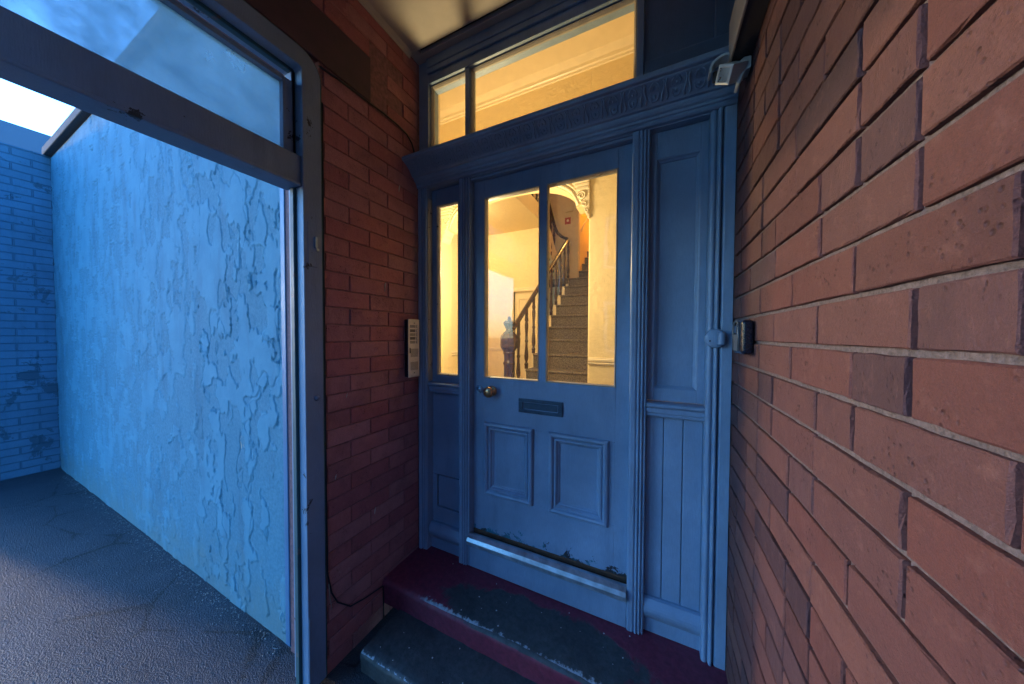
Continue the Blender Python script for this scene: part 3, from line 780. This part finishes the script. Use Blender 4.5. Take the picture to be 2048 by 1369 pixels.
# ------------------------------------------------------------------ gateway frame in the left wall
gf = empty('gateway_frame', (0, GY0, gz)); tag(gf, 'weathered white timber gateway frame with a transom light', 'frame')
GO = gf.location
def path(off):
    r = max(0.004, 0.085 - off)
    yo, yi, zt = GY0 - off, GY1 + off, 2.252 - off
    p = [(yo, gz + .012), (yo, 1.2), (yo, zt - r)]
    p += [(yo - r + r*math.cos(a), zt - r + r*math.sin(a)) for a in [R(90*i/8) for i in range(1, 9)]]
    p += [(yi + r - r*math.sin(a), zt - r + r*math.cos(a)) for a in [R(90*i/8) for i in range(0, 9)]]
    p += [(yi, 1.2), (yi, gz + .012)]
    return p
def hoop(name, o0, o1, x0, x1, mt, jit=0.0):
    A, B = path(o0), path(o1); n = len(A); m = MB()
    vs = [(x1, y-GO.y, z-GO.z) for y, z in A] + [(x1, y-GO.y, z-GO.z) for y, z in B] + [(x0, y-GO.y, z-GO.z) for y, z in A] + [(x0, y-GO.y, z-GO.z) for y, z in B]
    fs = []
    for i in range(n-1):
        fs += [(i, i+1, n+i+1, n+i), (2*n+i, 3*n+i, 3*n+i+1, 2*n+i+1), (i, 2*n+i, 2*n+i+1, i+1), (n+i, n+i+1, 3*n+i+1, 3*n+i)]
    fs += [(0, n, 3*n, 2*n), (n-1, 2*n-1, 4*n-1, 3*n-1)]
    m.add(vs, fs); return m.build(name, mt, gf, 0.0025, 2)
hoop('architrave', .001, .072, -.036, .010, M['frame_old'])
hoop('rebate', .060, .083, -.060, -.036, M['teal'])
hoop('lining', .040, .060, -.110, -.0365, M['frame_old'])
hoop('teal_edge', -.006, .0008, -.006, .006, M['teal'])
def gp(name, mt, *boxes, bevel=0.003):
    m = MB()
    for (x0, x1, y0, y1, z0, z1) in boxes: m.box(x0, x1, y0-GO.y, y1-GO.y, z0-GO.z, z1-GO.z)
    return m.build(name, mt, gf, bevel)
IY0, IY1 = GY0 - .0725, GY1 + .0725
gp('transom_bar', M['frame_old'], (-.095, -.004, IY1, IY0, 1.742, 1.846))
gp('drip_mould', M['frame_old'], (-.09, .004, IY1+.002, IY0-.002, 1.728, 1.7415), bevel=0.004)
gp('sash', M['frame_old'], (-.075, -.030, IY0-.045, IY0-.0120, 1.847, 2.128), (-.075, -.030, IY1+.0120, IY1+.045, 1.847, 2.128), (-.075, -.030, IY1+.045, IY0-.045, 1.847, 1.860), (-.075, -.030, IY1+.045, IY0-.045, 2.112, 2.128), (-.075,-.036, IY0-.012, IY0+.001, 1.847, 2.17), bevel=0.002)
gp('transom_pane', M['glass_dirty'], (-.056, -.052, IY1+.036, IY0-.036, 1.856, 2.116), bevel=0)
gp('strike_plate', M['frame_old'], (.0095, .0125, GY0-.058, GY0-.020, 1.425, 1.600), bevel=0.003)
gp('staple', M['chrome'], (.012, .022, GY0-.036, GY0-.026, 1.500, 1.545), (.012, .018, GY0-.030, GY0-.016, 1.490, 1.502), bevel=0.003)
m = MB(); m.lathe([(.0001, .0), (.010, .0), (.011, .004), (.007, .009), (.0001, .011)], (.0095, -.030, .90-gz), 'x', 14); m.build('bolt_head', M['frame_old'], gf)
gp('edge_strip', M['frame_old'], (.0095, .013, GY0-.0705, GY0-.066, gz+.03, .02), bevel=0.001)

# ------------------------------------------------------------------ yard: flaking wall, far house
def vnoise(x, y, seed):
    xi, yi = np.floor(x).astype(np.int64), np.floor(y).astype(np.int64)
    xf, yf = x - xi, y - yi
    def h(a, b):
        n = (a*374761393 + b*668265263 + seed*1274126177) & 0x7fffffff
        n = ((n ^ (n >> 13))*1274126177) & 0x7fffffff
        return ((n ^ (n >> 16)) & 0xffff)/65535.0
    u, w = xf*xf*(3-2*xf), yf*yf*(3-2*yf)
    return (h(xi, yi)*(1-u) + h(xi+1, yi)*u)*(1-w) + (h(xi, yi+1)*(1-u) + h(xi+1, yi+1)*u)*w
def fbm(x, y, seed, o=5):
    s = 0; a = 0.5; t_ = 0
    for k in range(o):
        s = s + a*vnoise(x*2**k, y*2**k, seed+k*17); t_ += a; a *= .55
    return s/t_
xs = np.concatenate([np.arange(0, .9, .0042), np.arange(.9, 2.0, .010), np.arange(2.0, 4.3, .024)])
zs = np.arange(0, 3.3, .0060)
XX, ZZ = np.meshgrid(xs, zs)
wx = XX + .05*fbm(XX*6, ZZ*6, 91); wz = ZZ + .05*fbm(XX*6+9, ZZ*6, 92)
f1 = fbm(wx*12, wz*7.0, 5, 6)
zone = np.interp(ZZ, [0, .25, .6, 1.0, 1.5, 1.9, 3.3], [.62, .60, .535, .54, .49, .44, .42])
dlt = f1 - zone
msk = np.clip(dlt/.006 + .5, 0, 1)
curl = np.exp(-((dlt-.005)/.007)**2)*np.clip(fbm(wx*9, wz*9, 33)-.35, 0, 1)*2.2
crack = np.exp(-((fbm(wx*4.2, wz*2.0, 61, 4)-.5)/.006)**2)
hgt = .0030*msk + .0075*curl*msk - .004*crack + .006*fbm(XX*2.2, ZZ*2.2, 7, 3) + .0012*fbm(XX*40, ZZ*40, 8, 2)
msk = np.clip(msk - .85*crack, 0, 1)
ny, nx = XX.shape
co = np.stack([-XX, -hgt, ZZ], -1).reshape(-1, 3)
idx = np.arange(nx*ny).reshape(ny, nx)
qd = np.stack([idx[:-1, :-1], idx[1:, :-1], idx[1:, 1:], idx[:-1, 1:]], -1).reshape(-1, 4)
me = bpy.data.meshes.new('painted_wall')
me.vertices.add(len(co)); me.vertices.foreach_set('co', co.ravel())
me.loops.add(qd.size); me.loops.foreach_set('vertex_index', qd.ravel())
me.polygons.add(len(qd)); me.polygons.foreach_set('loop_start', np.arange(0, qd.size, 4)); me.polygons.foreach_set('loop_total', np.full(len(qd), 4))
me.update(); me.validate()
a_ = me.attributes.new('paint', 'FLOAT', 'POINT'); a_.data.foreach_set('value', msk.ravel().astype(np.float32))
me.polygons.foreach_set('use_smooth', np.ones(len(qd), bool)); me.materials.append(M['peel'])
pw = empty('painted_wall', (-0.25, -0.545, gz)); tag(pw, 'pale blue wall with badly flaking paint seen through the gateway', 'wall')
po = bpy.data.objects.new('flaking_face', me); COL.objects.link(po); po.parent = pw
m = MB(); m.box(-4.3, 0, .002, .22, -.05, 3.32); m.build('wall_core', M['hall_dim'], pw)
m = MB(); m.box(-4.34, .02, -.05, .26, 3.32, 3.40); m.build('coping', M['mortar_r'], pw, 0.008)
M['peel_plain'] = paint('painted_brick', (.10, .22, .31), .7, chips=.42, chipcol=(.06, .12, .16), chip_scale=4)
t = M['peel_plain'].node_tree; b = t.nodes['Principled BSDF']; b.inputs['Specular IOR Level'].default_value = .2
sp = N(t, 'SeparateXYZ'); cx = N(t, 'CombineXYZ'); br = N(t, 'TexBrick'); t.links.new(coords(t), sp.inputs[0]); t.links.new(sp.outputs[1], cx.inputs[0]); t.links.new(sp.outputs[2], cx.inputs[1]); t.links.new(cx.outputs[0], br.inputs['Vector'])
br.inputs['Scale'].default_value = 1.0; br.inputs['Brick Width'].default_value = .225; br.inputs['Row Height'].default_value = .075; br.inputs['Mortar Size'].default_value = .007; br.inputs['Mortar Smooth'].default_value = .4
bump(t, b, math2(t, 'SUBTRACT', 1.0, br.outputs['Fac']), 0.9, 0.012, prev=b.inputs['Normal'].links[0].from_socket)
src = b.inputs['Base Color'].links[0].from_socket
t.links.new(mixc(t, math2(t, 'MULTIPLY', br.outputs['Fac'], .5), src, (.05, .11, .15)), b.inputs['Base Color'])
M['arris'] = paint('bright_blue_arris', (0.08, 0.20, 0.34), 0.45, chips=0.3, chipcol=(.35, .45, .5), chip_scale=14)
m = MB(); m.box(-4.55, -4.3, -.86, .22, -.05, 3.32); m.build('sun_shade_wall', M['peel_plain'], pw)  # added return, keeps the low sun off the flaking face
m = MB(); m.box(-.035, .0, -.016, .001, .02, 3.2); m.build('corner_strip', M['arris'], pw, 0.004)

# far house across the yard
m, t, b = mat('far_brick')
br = N(t, 'TexBrick'); v = coords(t, (1, 1, 1)); 
sp = N(t, 'SeparateXYZ'); cx = N(t, 'CombineXYZ'); t.links.new(v, sp.inputs[0]); t.links.new(sp.outputs[1], cx.inputs[0]); t.links.new(sp.outputs[2], cx.inputs[1])
t.links.new(cx.outputs[0], br.inputs['Vector']); br.inputs['Color1'].default_value = (.24, .09, .06, 1); br.inputs['Color2'].default_value = (.17, .06, .045, 1); br.inputs['Mortar'].default_value = (.2, .17, .15, 1)
br.inputs['Scale'].default_value = 1.0; br.inputs['Brick Width'].default_value = .225; br.inputs['Row Height'].default_value = .075; br.inputs['Mortar Size'].default_value = .008
t.links.new(br.outputs[0], b.inputs['Base Color']); b.inputs['Roughness'].default_value = .85
M['far_brick'] = m
M['slate'] = plain('grey_slate', (.07, .075, .085), .6, nscale=6, var=.3)
M['white_trim'] = plain('white_trim', (.6, .6, .58), .5)
fh = empty('house', (-14, 3.0, gz)); tag(fh, 'far red brick house beyond the yard with white framed windows', 'house')
m = MB(); m.box(-6, 0, -4.1, 4.5, 0, 5.4); m.build('wall', M['far_brick'], fh)
m = MB(); m.prism([(-6.4, 5.3), (.4, 5.3), (-3, 8.0)], 'y', -4.3, 4.7); m.build('roof', M['slate'], fh)
for y in (-3.1, -0.9, 1.6):
    for z in (.8, 3.2):
        w_ = part('window', M['white_trim'], fh, (-.02, .05, y-.5, y+.5, z, z+.09), (-.02, .05, y-.5, y+.5, z+1.51, z+1.6), (-.02, .05, y-.5, y-.41, z+.09, z+1.51), (-.02, .05, y+.41, y+.5, z+.09, z+1.51), (-.02, .045, y-.41, y+.41, z+.76, z+.84), bevel=.005)
        part('window_pane', M['black'], w_, (-.01, .012, y-.41, y+.41, z+.09, z+1.51), bevel=0)
        part('window_sill', M['white_trim'], w_, (.0, .12, y-.56, y+.56, z-.08, z-.002), bevel=.01)

# added terrace behind the viewer, darkens what the door glass mirrors
oh = empty('added_terrace', (0, -9.0, gz)); tag(oh, 'added dark brick terrace across the street, darkening the door glass reflection', 'house')
part('wall', M['lintel'], oh, (-2.5, 14, -6, 0, 0, 6.2), bevel=0)
m = MB(); m.prism([(-6.4, 6.1), (.4, 6.1), (-3, 8.6)], 'x', -2.7, 14.3); m.build('roof', M['slate'], oh)
for x in (.2, 3.0, 5.8, 8.6, 11.4):
    for z in (.9, 3.7):
        w_ = part('window', M['white_trim'], oh, (x-.55, x+.55, -.03, .04, z, z+.1), (x-.55, x+.55, -.03, .04, z+1.6, z+1.7), (x-.55, x-.45, -.03, .04, z+.1, z+1.6), (x+.45, x+.55, -.03, .04, z+.1, z+1.6), bevel=0)
        part('window_pane', M['black'], w_, (x-.45, x+.45, -.01, .01, z+.1, z+1.6), bevel=0)

# ------------------------------------------------------------------ hall behind the door (lit)
HZ = 0.03
tag(part('hall_floor', M['hall_floor'], None, (-2.3, 1.8, .105, 7.2, HZ-.12, HZ), bevel=0), kind='structure')
tag(part('hall_front_wall', M['hall_wall'], None, (-2.3, -.002, .105, .20, HZ, 5.6), (W+.002, 1.8, .105, .20, HZ, 5.6), (-.002, W+.002, .105, .20, 2.70, 5.6), bevel=0), kind='structure')
tag(part('hall_ceiling', M['hall_white'], None, (-2.3, 1.8, .20, 1.0, 3.60, 3.7), bevel=0), kind='structure')
tag(part('stair_ceiling', M['hall_dim'], None, (-2.3, 1.8, 1.0, 7.2, 5.5, 5.6), bevel=0), kind='structure')
tag(part('hall_side_wall', M['hall_wall'], None, (-.80, -.66, .20, 1.0, HZ, 3.6), bevel=0), kind='structure')
tag(part('hall_side_wall', M['hall_wall'], None, (1.62, 1.74, .20, 1.0, HZ, 3.6), bevel=0), kind='structure')
tag(part('hall_side_wall', M['hall_wall'], None, (-.84, -.70, 1.14, 1.85, HZ, 5.5), bevel=0), kind='structure')
tag(part('corridor_wall', M['hall_wall'], None, (-2.3, -2.12, 1.14, 4.25, HZ, 5.5), bevel=0), kind='structure')
tag(part('corridor_wall', M['hall_wall'], None, (-2.12, -.84, 1.14, 1.24, HZ, 5.5), bevel=0), kind='structure')
tag(part('stair_wall', M['hall_wall'], None, (.74, .86, 1.14, 7.0, HZ, 5.5), bevel=0), kind='structure')
tag(part('stair_end_wall', M['hall_yellow'], None, (-.30, .86, 7.0, 7.1, HZ, 5.5), bevel=0), kind='structure')
tag(part('stair_inner_wall', M['hall_yellow'], None, (-.24, -.085, 4.37, 7.0, HZ, 5.5), bevel=0), kind='structure')
BY = 4.25; CY = 3.42
tag(part('back_wall', M['hall_dim'], None, (-.75, -.085, BY, BY+.12, HZ, 5.5), bevel=0), kind='structure')
tag(part('corridor_end_wall', M['hall_wall'], None, (-2.12, -1.01, CY, CY+.12, HZ, 2.95), (-.50, -.47, CY, CY+.12, HZ, 2.95), (-1.01, -.50, CY, CY+.12, 1.90, 2.95), (-2.12, -.75, CY+.12, BY+.1, 2.95, 5.5), bevel=0), kind='structure')
tag(part('corridor_soffit', M['hall_wall'], None, (-2.12, -.43, 1.86, CY, 2.95, 3.20), (-.84, -.70, 1.851, 1.859, 2.95, 3.2), bevel=0.003), kind='structure')

# arch wall
aw = empty('arch_wall', (0, 1.0, HZ)); tag(aw, kind='structure')
XL, XR = -.62, .772
SPX0, SPX1, SPZ, RISE = -.52, .672, 2.14, .26
def arch_z(x):
    u = (x - (SPX0+SPX1)/2)/((SPX1-SPX0)/2)
    return SPZ + RISE*math.sqrt(max(0, 1-abs(u)**2.4))
part('pier', M['hall_wall'], aw, (-2.2, XL, 0, .14, 0, 3.57), bevel=0.004); part('pier', M['hall_wall'], aw, (XR, 1.72, 0, .14, 0, 3.57), bevel=0.004)
m = MB(); n = 48
pts = [(XL, SPZ-HZ+.02)] + [(x, arch_z(x)-HZ) for x in [SPX0 + (SPX1-SPX0)*i/n for i in range(n+1)]] + [(XR, SPZ-HZ+.02)]
for (a, za), (b2, zb) in zip(pts[:-1], pts[1:]):
    m.add([(a, 0, za), (b2, 0, zb), (b2, 0, 3.57), (a, 0, 3.57), (a, .14, za), (b2, .14, zb), (b2, .14, 3.57), (a, .14, 3.57)], [(0,1,2,3), (4,7,6,5), (0,4,5,1), (3,2,6,7)])
m.build('spandrel', M['hall_wall'], aw)
m = MB()
for dz, r in ((.018, .012), (.045, .008)):
    m.tube([(SPX0 - dz*.6 + (SPX1-SPX0+dz*1.2)*i/n, -.004, arch_z(SPX0 + (SPX1-SPX0)*i/n) - HZ + dz) for i in range(n+1)], r, 8)
m.build('archivolt', M['hall_white'], aw)
# cornice and dado on this wall
cpf = [(0, 3.13), (-.012, 3.13), (-.016, 3.145), (-.024, 3.15), (-.030, 3.17), (-.060, 3.21), (-.10, 3.30), (-.125, 3.36), (-.135, 3.37), (-.14, 3.40), (-.16, 3.41), (-.16, 3.44), (0, 3.46)]
m = MB(); m.prism([(y, z) for y, z in cpf], 'x', -.655, 1.615); m.build('cornice', M['hall_white'], aw)
dado = [(0, .905), (-.010, .905), (-.014, .915), (-.010, .922), (-.016, .930), (-.018, .945), (-.010, .950), (-.010, .956), (0, .958)]
m = MB(); m.prism([(y, z) for y, z in dado], 'x', XR, 1.615); m.build('dado_rail', M['hall_white'], aw)
def corbel(x, s):
    """x: pier edge, s=+1 bracket grows to +x"""
    c = empty('corbel_tmp'); COL.objects.unlink(c); bpy.data.objects.remove(c)
    m = MB()
    for (w, z0, z1, d) in ((.135, 2.335, 2.355, .05), (.125, 2.312, 2.333, .044), (.112, 2.29, 2.31, .036), (.098, 2.262, 2.288, .030)):
        a, b2 = (x, x + s*w) if s > 0 else (x + s*w, x)
        m.box(a, b2, -d, .12, z0-HZ, z1-HZ)
    ob = m.build('corbel_moulding', M['hall_white'], aw, 0.005)
    prof = [(0, 2.262), (.092, 2.262), (.096, 2.235), (.088, 2.205), (.070, 2.185), (.060, 2.165), (.056, 2.145), (.044, 2.120), (.034, 2.105), (.030, 2.085), (.018, 2.065), (.0, 2.045)]
    m = MB(); m.prism([(x + s*p[0], p[1]-HZ) for p in prof], 'y', -.018, .10)
    def spiral(cx, cz, r0, turns, rr):
        pts = []
        for i in range(26):
            a = turns*2*math.pi*i/25; r = r0*(1-.80*i/25)
            pts.append((x + s*(cx + r*math.cos(a)), -.022, cz - HZ + r*math.sin(a)))
        m.tube(pts, [rr*(1-.45*i/25) for i in range(26)], 6)
    spiral(.056, 2.222, .034, 1.6, .0085); spiral(.036, 2.150, .020, 1.4, .006); spiral(.020, 2.100, .014, 1.3, .005)
    for k in range(4): m.ball((x + s*(.060 - .016*k), -.020, 2.182 - .034*k - HZ), .008, 8, 5)
    m.build('corbel_scroll', M['hall_white'], ob)
corbel(XR, -1); corbel(XL, 1)
m = MB(); m.prism([(-.70+.0 - y, z) for y, z in dado], 'y', .145, .84); m.build('dado_rail', M['hall_white'], aw)
m = MB(); m.prism([(-.66 - y, z) for y, z in dado], 'y', -.79, -.002); m.build('dado_rail', M['hall_white'], aw)
m = MB(); m.prism([(y, z-.06) for y, z in dado], 'x', -2.11, -1.08)
o = m.build('dado_rail', M['hall_white'], None, loc=(0, CY, HZ)); tag(o, 'cream dado rail low on the hall back wall', 'dado rail')

# hall back door
hdr = empty('hall_door', (-1.01, CY, HZ)); tag(hdr, 'narrow cream panelled door at the far end of the hall', 'door')
m = MB(); m.box(-.065, 0, -.02, .10, 0, 1.94); m.box(.51, .535, -.02, .10, 0, 1.94); m.box(0, .51, -.02, .10, 1.875, 1.94); m.build('architrave', M['hall_white'], hdr, .006)
m = MB(); m.box(.004, .506, .03, .07, .004, 1.871); m.build('leaf', M['hall_white'], hdr, .002)
for (a, b2, z0, z1) in ((.07, .23, .15, .80), (.28, .44, .15, .80), (.07, .23, .95, 1.76), (.28, .44, .95, 1.76)):
    m = MB(); m.frame(a, b2, z0, z1, [(0, .031), (.006, .018), (.018, .020), (.026, .034)]); m.build('panel_moulding', M['hall_white'], hdr)

# ------------------------------------------------------------------ staircase
st = empty('staircase', (0, 1.35, HZ)); tag(st, 'carpeted staircase with dark turned balusters rising behind the door glass', 'staircase')
SO = st.location
RIS, GO_ = .18, .24
def nose(k): return 2.07 + GO_*k, .739 + RIS*k
def stair_step(y, z, x0, x1, depth, name='step'):
    p = [(y-SO.y+depth, z-SO.z), (y-SO.y-.004, z-SO.z), (y-SO.y-.016, z-SO.z-.005), (y-SO.y-.021, z-SO.z-.014), (y-SO.y-.018, z-SO.z-.024), (y-SO.y-.008, z-SO.z-.031), (y-SO.y+.002, z-SO.z-.036), (y-SO.y+.004, z-SO.z-RIS), (y-SO.y+depth, z-SO.z-RIS)]
    m = MB(); m.prism(p, 'x', x0, x1, False); return m.build(name, M['carpet'], st)
SXL = -.20
for k in range(-3, 9):
    y, z = nose(k)
    stair_step(y, z, SXL if k > -3 else SXL-.18, .738, .30 if k < 8 else .40)
for k in range(9, 14):
    y, z = nose(k)
    stair_step(y+.07, z, -.084, .738, .34)
# stepped string and white brackets
pts = []
for k in range(-2, 9):
    y, z = nose(k); pts += [(y-.004-SO.y, z-RIS-SO.z), (y-.004-SO.y, z-.004-SO.z)]
y, z = nose(8); pts += [(y+.25-SO.y, z-.004-SO.z), (y+.25-SO.y, z-.30-SO.z)]
y, z = nose(-2); pts += [(y+.10-SO.y, z-.34-SO.z+.0), (y-SO.y, z-.30-SO.z)]
m = MB(); m.prism(pts, 'x', SXL-.045, SXL-.001); m.build('string', M['hall_white'], st)
# under-stair panelling
y8, z8 = nose(8); ym, zm = nose(-2)
m = MB(); m.prism([(ym+.02-SO.y, 0), (ym+.02-SO.y, zm-.20-SO.z), (y8+.2-SO.y, z8-.20-SO.z), (y8+.2-SO.y, 0)], 'x', SXL-.035, SXL-.010); m.build('spandrel_panel', M['hall_white'], st)
def rail_z(y): return 1.275 + .727*(y-1.81)
BALX = SXL - .022
def baluster_mesh(h):
    p = [(.017, 0), (.017, .05), (.020, .055), (.020, .07), (.013, .08), (.011, .10), (.018, .13), (.0205, .17), (.018, .22), (.013, .30), (.0115, .36), (.016, .372), (.016, .386), (.0115, .40), (.0125, .48), (.0165, .55), (.0175, .60), (.0125, .64), (.018, .66), (.018, .68), (.015, .70), (.015, h)]
    m = MB(); m.lathe([(r*1.3, h_) for r, h_ in p], (0, 0, 0), 'z', 12); me = m.mesh('baluster'); me.materials.append(M['mahogany']); return me
bal = baluster_mesh(.82)
for k in range(-1, 9):
    y, z = nose(k)
    yy = y + .06
    hh = rail_z(yy) - .02 - z
    o = bpy.data.objects.new('baluster', bal); COL.objects.link(o); o.parent = st; o.location = (BALX-SO.x, yy-SO.y, z-SO.z-.003); o.scale = (1, 1, hh/.82)
    br_ = MB(); 
    br_.prism([(y-SO.y, z-SO.z-.03), (y+.21-SO.y, z-SO.z-.03), (y+.20-SO.y, z-SO.z-.07), (y+.15-SO.y, z-SO.z-.09), (y+.10-SO.y, z-SO.z-.075), (y+.06-SO.y, z-SO.z-.10), (y-SO.y, z-SO.z-.135)], 'x', SXL-.052, SXL-.0455)
    br_.build('bracket', M['hall_white'], st)
def handrail(pts, name='handrail'):
    m = MB(); m.tube([(x-SO.x, y-SO.y, z-SO.z) for x, y, z in pts], .031, 10, flat=.85); return m.build(name, M['mahogany'], st)
hp = [(BALX, 1.72, 1.225), (BALX, 1.80, 1.27)] + [(BALX, y, rail_z(y)) for y in (2.2, 2.8, 3.4, 3.85, 3.97)] + [(BALX-.02, 4.03, 2.90), (BALX-.08, 4.08, 2.93), (-.36, 4.08, 2.97), (-.42, 4.05, 3.02), (-.45, 3.98, 3.10), (-.45, 3.6, 3.40), (-.45, 3.25, 3.72), (-.45, 3.10, 3.82), (-.45, 2.95, 3.86), (-.45, 2.0, 3.87)]
handrail(hp)
# returning upper flight and gallery edge
for k in range(3):
    y1 = 4.02 - .20*k; z = 2.36 + .168*k
    m = MB(); m.box(-.74, -.475, max(y1-.22, CY+.122)-SO.y, y1-SO.y, z-.05-SO.z, z-SO.z); m.build('return_step', M['carpet'], st, .006)
    o = bpy.data.objects.new('baluster', bal); COL.objects.link(o); o.parent = st
    o.location = (-.45, y1-.10-SO.y, z-SO.z+.02); o.scale = (1, 1, .85)
for k in range(5):
    o = bpy.data.objects.new('baluster', bal); COL.objects.link(o); o.parent = st
    o.location = (-.45, 3.05-.2*k-SO.y, 3.20-SO.z); o.scale = (1, 1, .90)
m = MB(); m.prism([(4.12-SO.y, 2.33-SO.z), (4.12-SO.y, 2.58-SO.z), (3.425-SO.y, 3.15-SO.z), (3.425-SO.y, 2.80-SO.z)], 'x', -.474, -.430); m.build('upper_string', M['hall_white'], st)
m = MB(); m.prism([(4.12-SO.y, 2.25-SO.z), (4.12-SO.y, 2.32-SO.z), (3.425-SO.y, 2.80-SO.z), (3.425-SO.y, 2.73-SO.z)], 'x', -.74, -.434); m.build('soffit', M['hall_wall'], st)
m = MB(); m.box(-.74, SXL-.002, 3.97-SO.y, BY-.002-SO.y, 2.08-SO.z, 2.178-SO.z); m.build('landing', M['carpet'], st, .004)
# newel: turned shaft, square block with rosettes, faceted cup and finial
nw = empty('newel_tmp'); bpy.data.objects.remove(nw)
NX, NY = -.262, 1.72
m = MB(); c0 = (NX-SO.x, NY-SO.y, 0)
m.lathe([(.070, 0), (.070, .30), (.062, .32), (.050, .34), (.052, .40), (.056, .62), (.058, .78), (.066, .80), (.066, .815), (.055, .83), (.058, .90), (.066, .92), (.066, .94)], c0, 'z', 20)
newel = m.build('newel_post', M['mahogany'], st)
m = MB()
def octa(r, z, n=8): return [(c0[0] + r*math.cos(2*math.pi*(k+.5)/n), c0[1] + r*math.sin(2*math.pi*(k+.5)/n), z) for k in range(n)]
rings = [(.060, .935), (.095, .985), (.100, 1.00), (.100, 1.10), (.095, 1.115), (.055, 1.165)]
vs = sum([octa(r, z) for r, z in rings], [])
m.add(vs, [(i*8+k, i*8+(k+1) % 8, (i+1)*8+(k+1) % 8, (i+1)*8+k) for i in range(5) for k in range(8)] + [tuple(range(8)), tuple(40+k for k in range(8))])
m.build('newel_block', M['mahogany'], newel, .006)
m = MB(); m.lathe([(.052, 1.16), (.040, 1.175), (.034, 1.19), (.038, 1.20), (.060, 1.245), (.068, 1.265), (.060, 1.275), (.050, 1.285), (.030, 1.30), (.020, 1.305), (.020, 1.315), (.014, 1.33), (.002, 1.338)], c0, 'z', 16)
m.build('finial', M['mahogany'], newel)
m = MB()
for fx_, fy_ in ((0, -1), (1, 0), (.7071, -.7071)):
    for k in range(7):
        a = 2*math.pi*k/6; rr = .018 if k < 6 else 0
        tx, ty = -fy_, fx_
        m.ball((c0[0] + fx_*.094 + tx*rr*math.cos(a), c0[1] + fy_*.094 + ty*rr*math.cos(a), 1.05 + rr*math.sin(a)), .009, 8, 5)
m.build('rosettes', M['mahogany'], newel)

# small red notice on the landing wall
sg = empty('notice', (-.29, BY-.004, 3.30)); tag(sg, 'small red square notice on the stair wall', 'sign')
m = MB(); m.box(-.055, .055, -.003, .003, -.062, .062); m.build('board', M['sign_red'], sg, .001)
m = MB(); m.lathe([(.022, 0), (.022, -.0015), (.012, -.0015), (.012, 0)], (0, -.0032, .004), 'y', 16); m.build('ring', M['hall_white'], sg)
m = MB(); m.prism([(-.07, 0), (.07, 0), (.07, .03), (-.07, .03)], 'z', 3.46, 5.0); 
tag(m.build('wall_pilaster', M['hall_dim'], None, loc=(-.26, BY-.03, 0)), 'buff painted boxed pipe above the red notice', 'pipe box')
m = MB(); m.box(-.9, -.086, BY-.014, BY-.001, 2.90, 2.925)
tag(m.build('picture_rail', M['hall_dim']), 'thin rail across the stair landing wall below the red notice', 'rail')
m = MB(); m.prism([(4.40, 2.36+.75), (4.40, 2.36+.80), (6.9, 4.23+.80), (6.9, 4.23+.75)], 'x', -.083, -.066)
tag(m.build('wall_string_rail', M['hall_dim']), 'buff sloping dado rail on the yellow upper stair wall', 'rail')

# ------------------------------------------------------------------ lamps in the hall
WARM = (1.0, 0.745, 0.37)
def lamp_mat(name, s):
    m, t, b = mat(name); b.inputs['Base Color'].default_value = (.9, .85, .7, 1); b.inputs['Emission Color'].default_value = (*WARM, 1); b.inputs['Emission Strength'].default_value = s
    return m
M['lamp_glass'] = lamp_mat('lit_opal_glass', 6)
def hall_lamp(loc, watts, label, r=.06, axis='z', off=(0, 0, -.10), color=WARM, s=1.0):
    e = empty('hall_lamp', loc); tag(e, label, 'lamp', 'lit lamps inside the hall')
    sg_ = 1 if axis == 'y' else -1
    m = MB(); m.lathe([(.001, 0), (.06*s, 0), (.06*s, sg_*.015), (.045*s, sg_*.03), (.03*s, sg_*.06)], (0, 0, 0), axis, 20); m.build('base', M['hall_white'], e)
    c = {'z': (0, 0, -.06), 'y': (0, .075, 0)}[axis]
    m = MB(); m.ball(c, .042*s, 16, 10); m.build('globe', M['lamp_glass'], e)
    L = bpy.data.lights.new('bulb', 'POINT'); L.energy = watts; L.color = color; L.shadow_soft_size = r
    lo = bpy.data.objects.new('bulb', L); COL.objects.link(lo); lo.parent = e; lo.location = off
    return e
fl_ = empty('added_hall_lamp', (.03, .60, HZ)); tag(fl_, 'unseen lamp on an added slim stand, lighting the hall behind the door post', 'lamp', 'lit lamps inside the hall')  # unseen source for the hall's glow, its stand is made up
m = MB(); m.lathe([(.001, 0), (.12, 0), (.12, .012), (.02, .03), (.008, .05), (.008, 1.48), (.02, 1.50), (.02, 1.52)], (0, 0, 0), 'z', 16); m.build('stand', M['mahogany'], fl_)
m = MB(); m.ball((0, 0, 1.555), .036, 16, 10); m.build('globe', M['lamp_glass'], fl_)
L_b = bpy.data.lights.new('bulb', 'POINT'); L_b.energy = 4.6; L_b.color = WARM; L_b.shadow_soft_size = .14
lo = bpy.data.objects.new('bulb', L_b); COL.objects.link(lo); lo.parent = fl_; lo.location = (0, 0, 1.64)
hall_lamp((-.55, 2.4, 3.19), 26, 'round lamp on the hall ceiling left of the staircase') if False else None
hall_lamp((-1.35, 2.15, 2.945), 4.6, 'round lamp under the hall corridor ceiling')
hall_lamp((.30, 5.6, 5.49), 17, 'round lamp high over the upper stairs', color=(1.0, .62, .16))
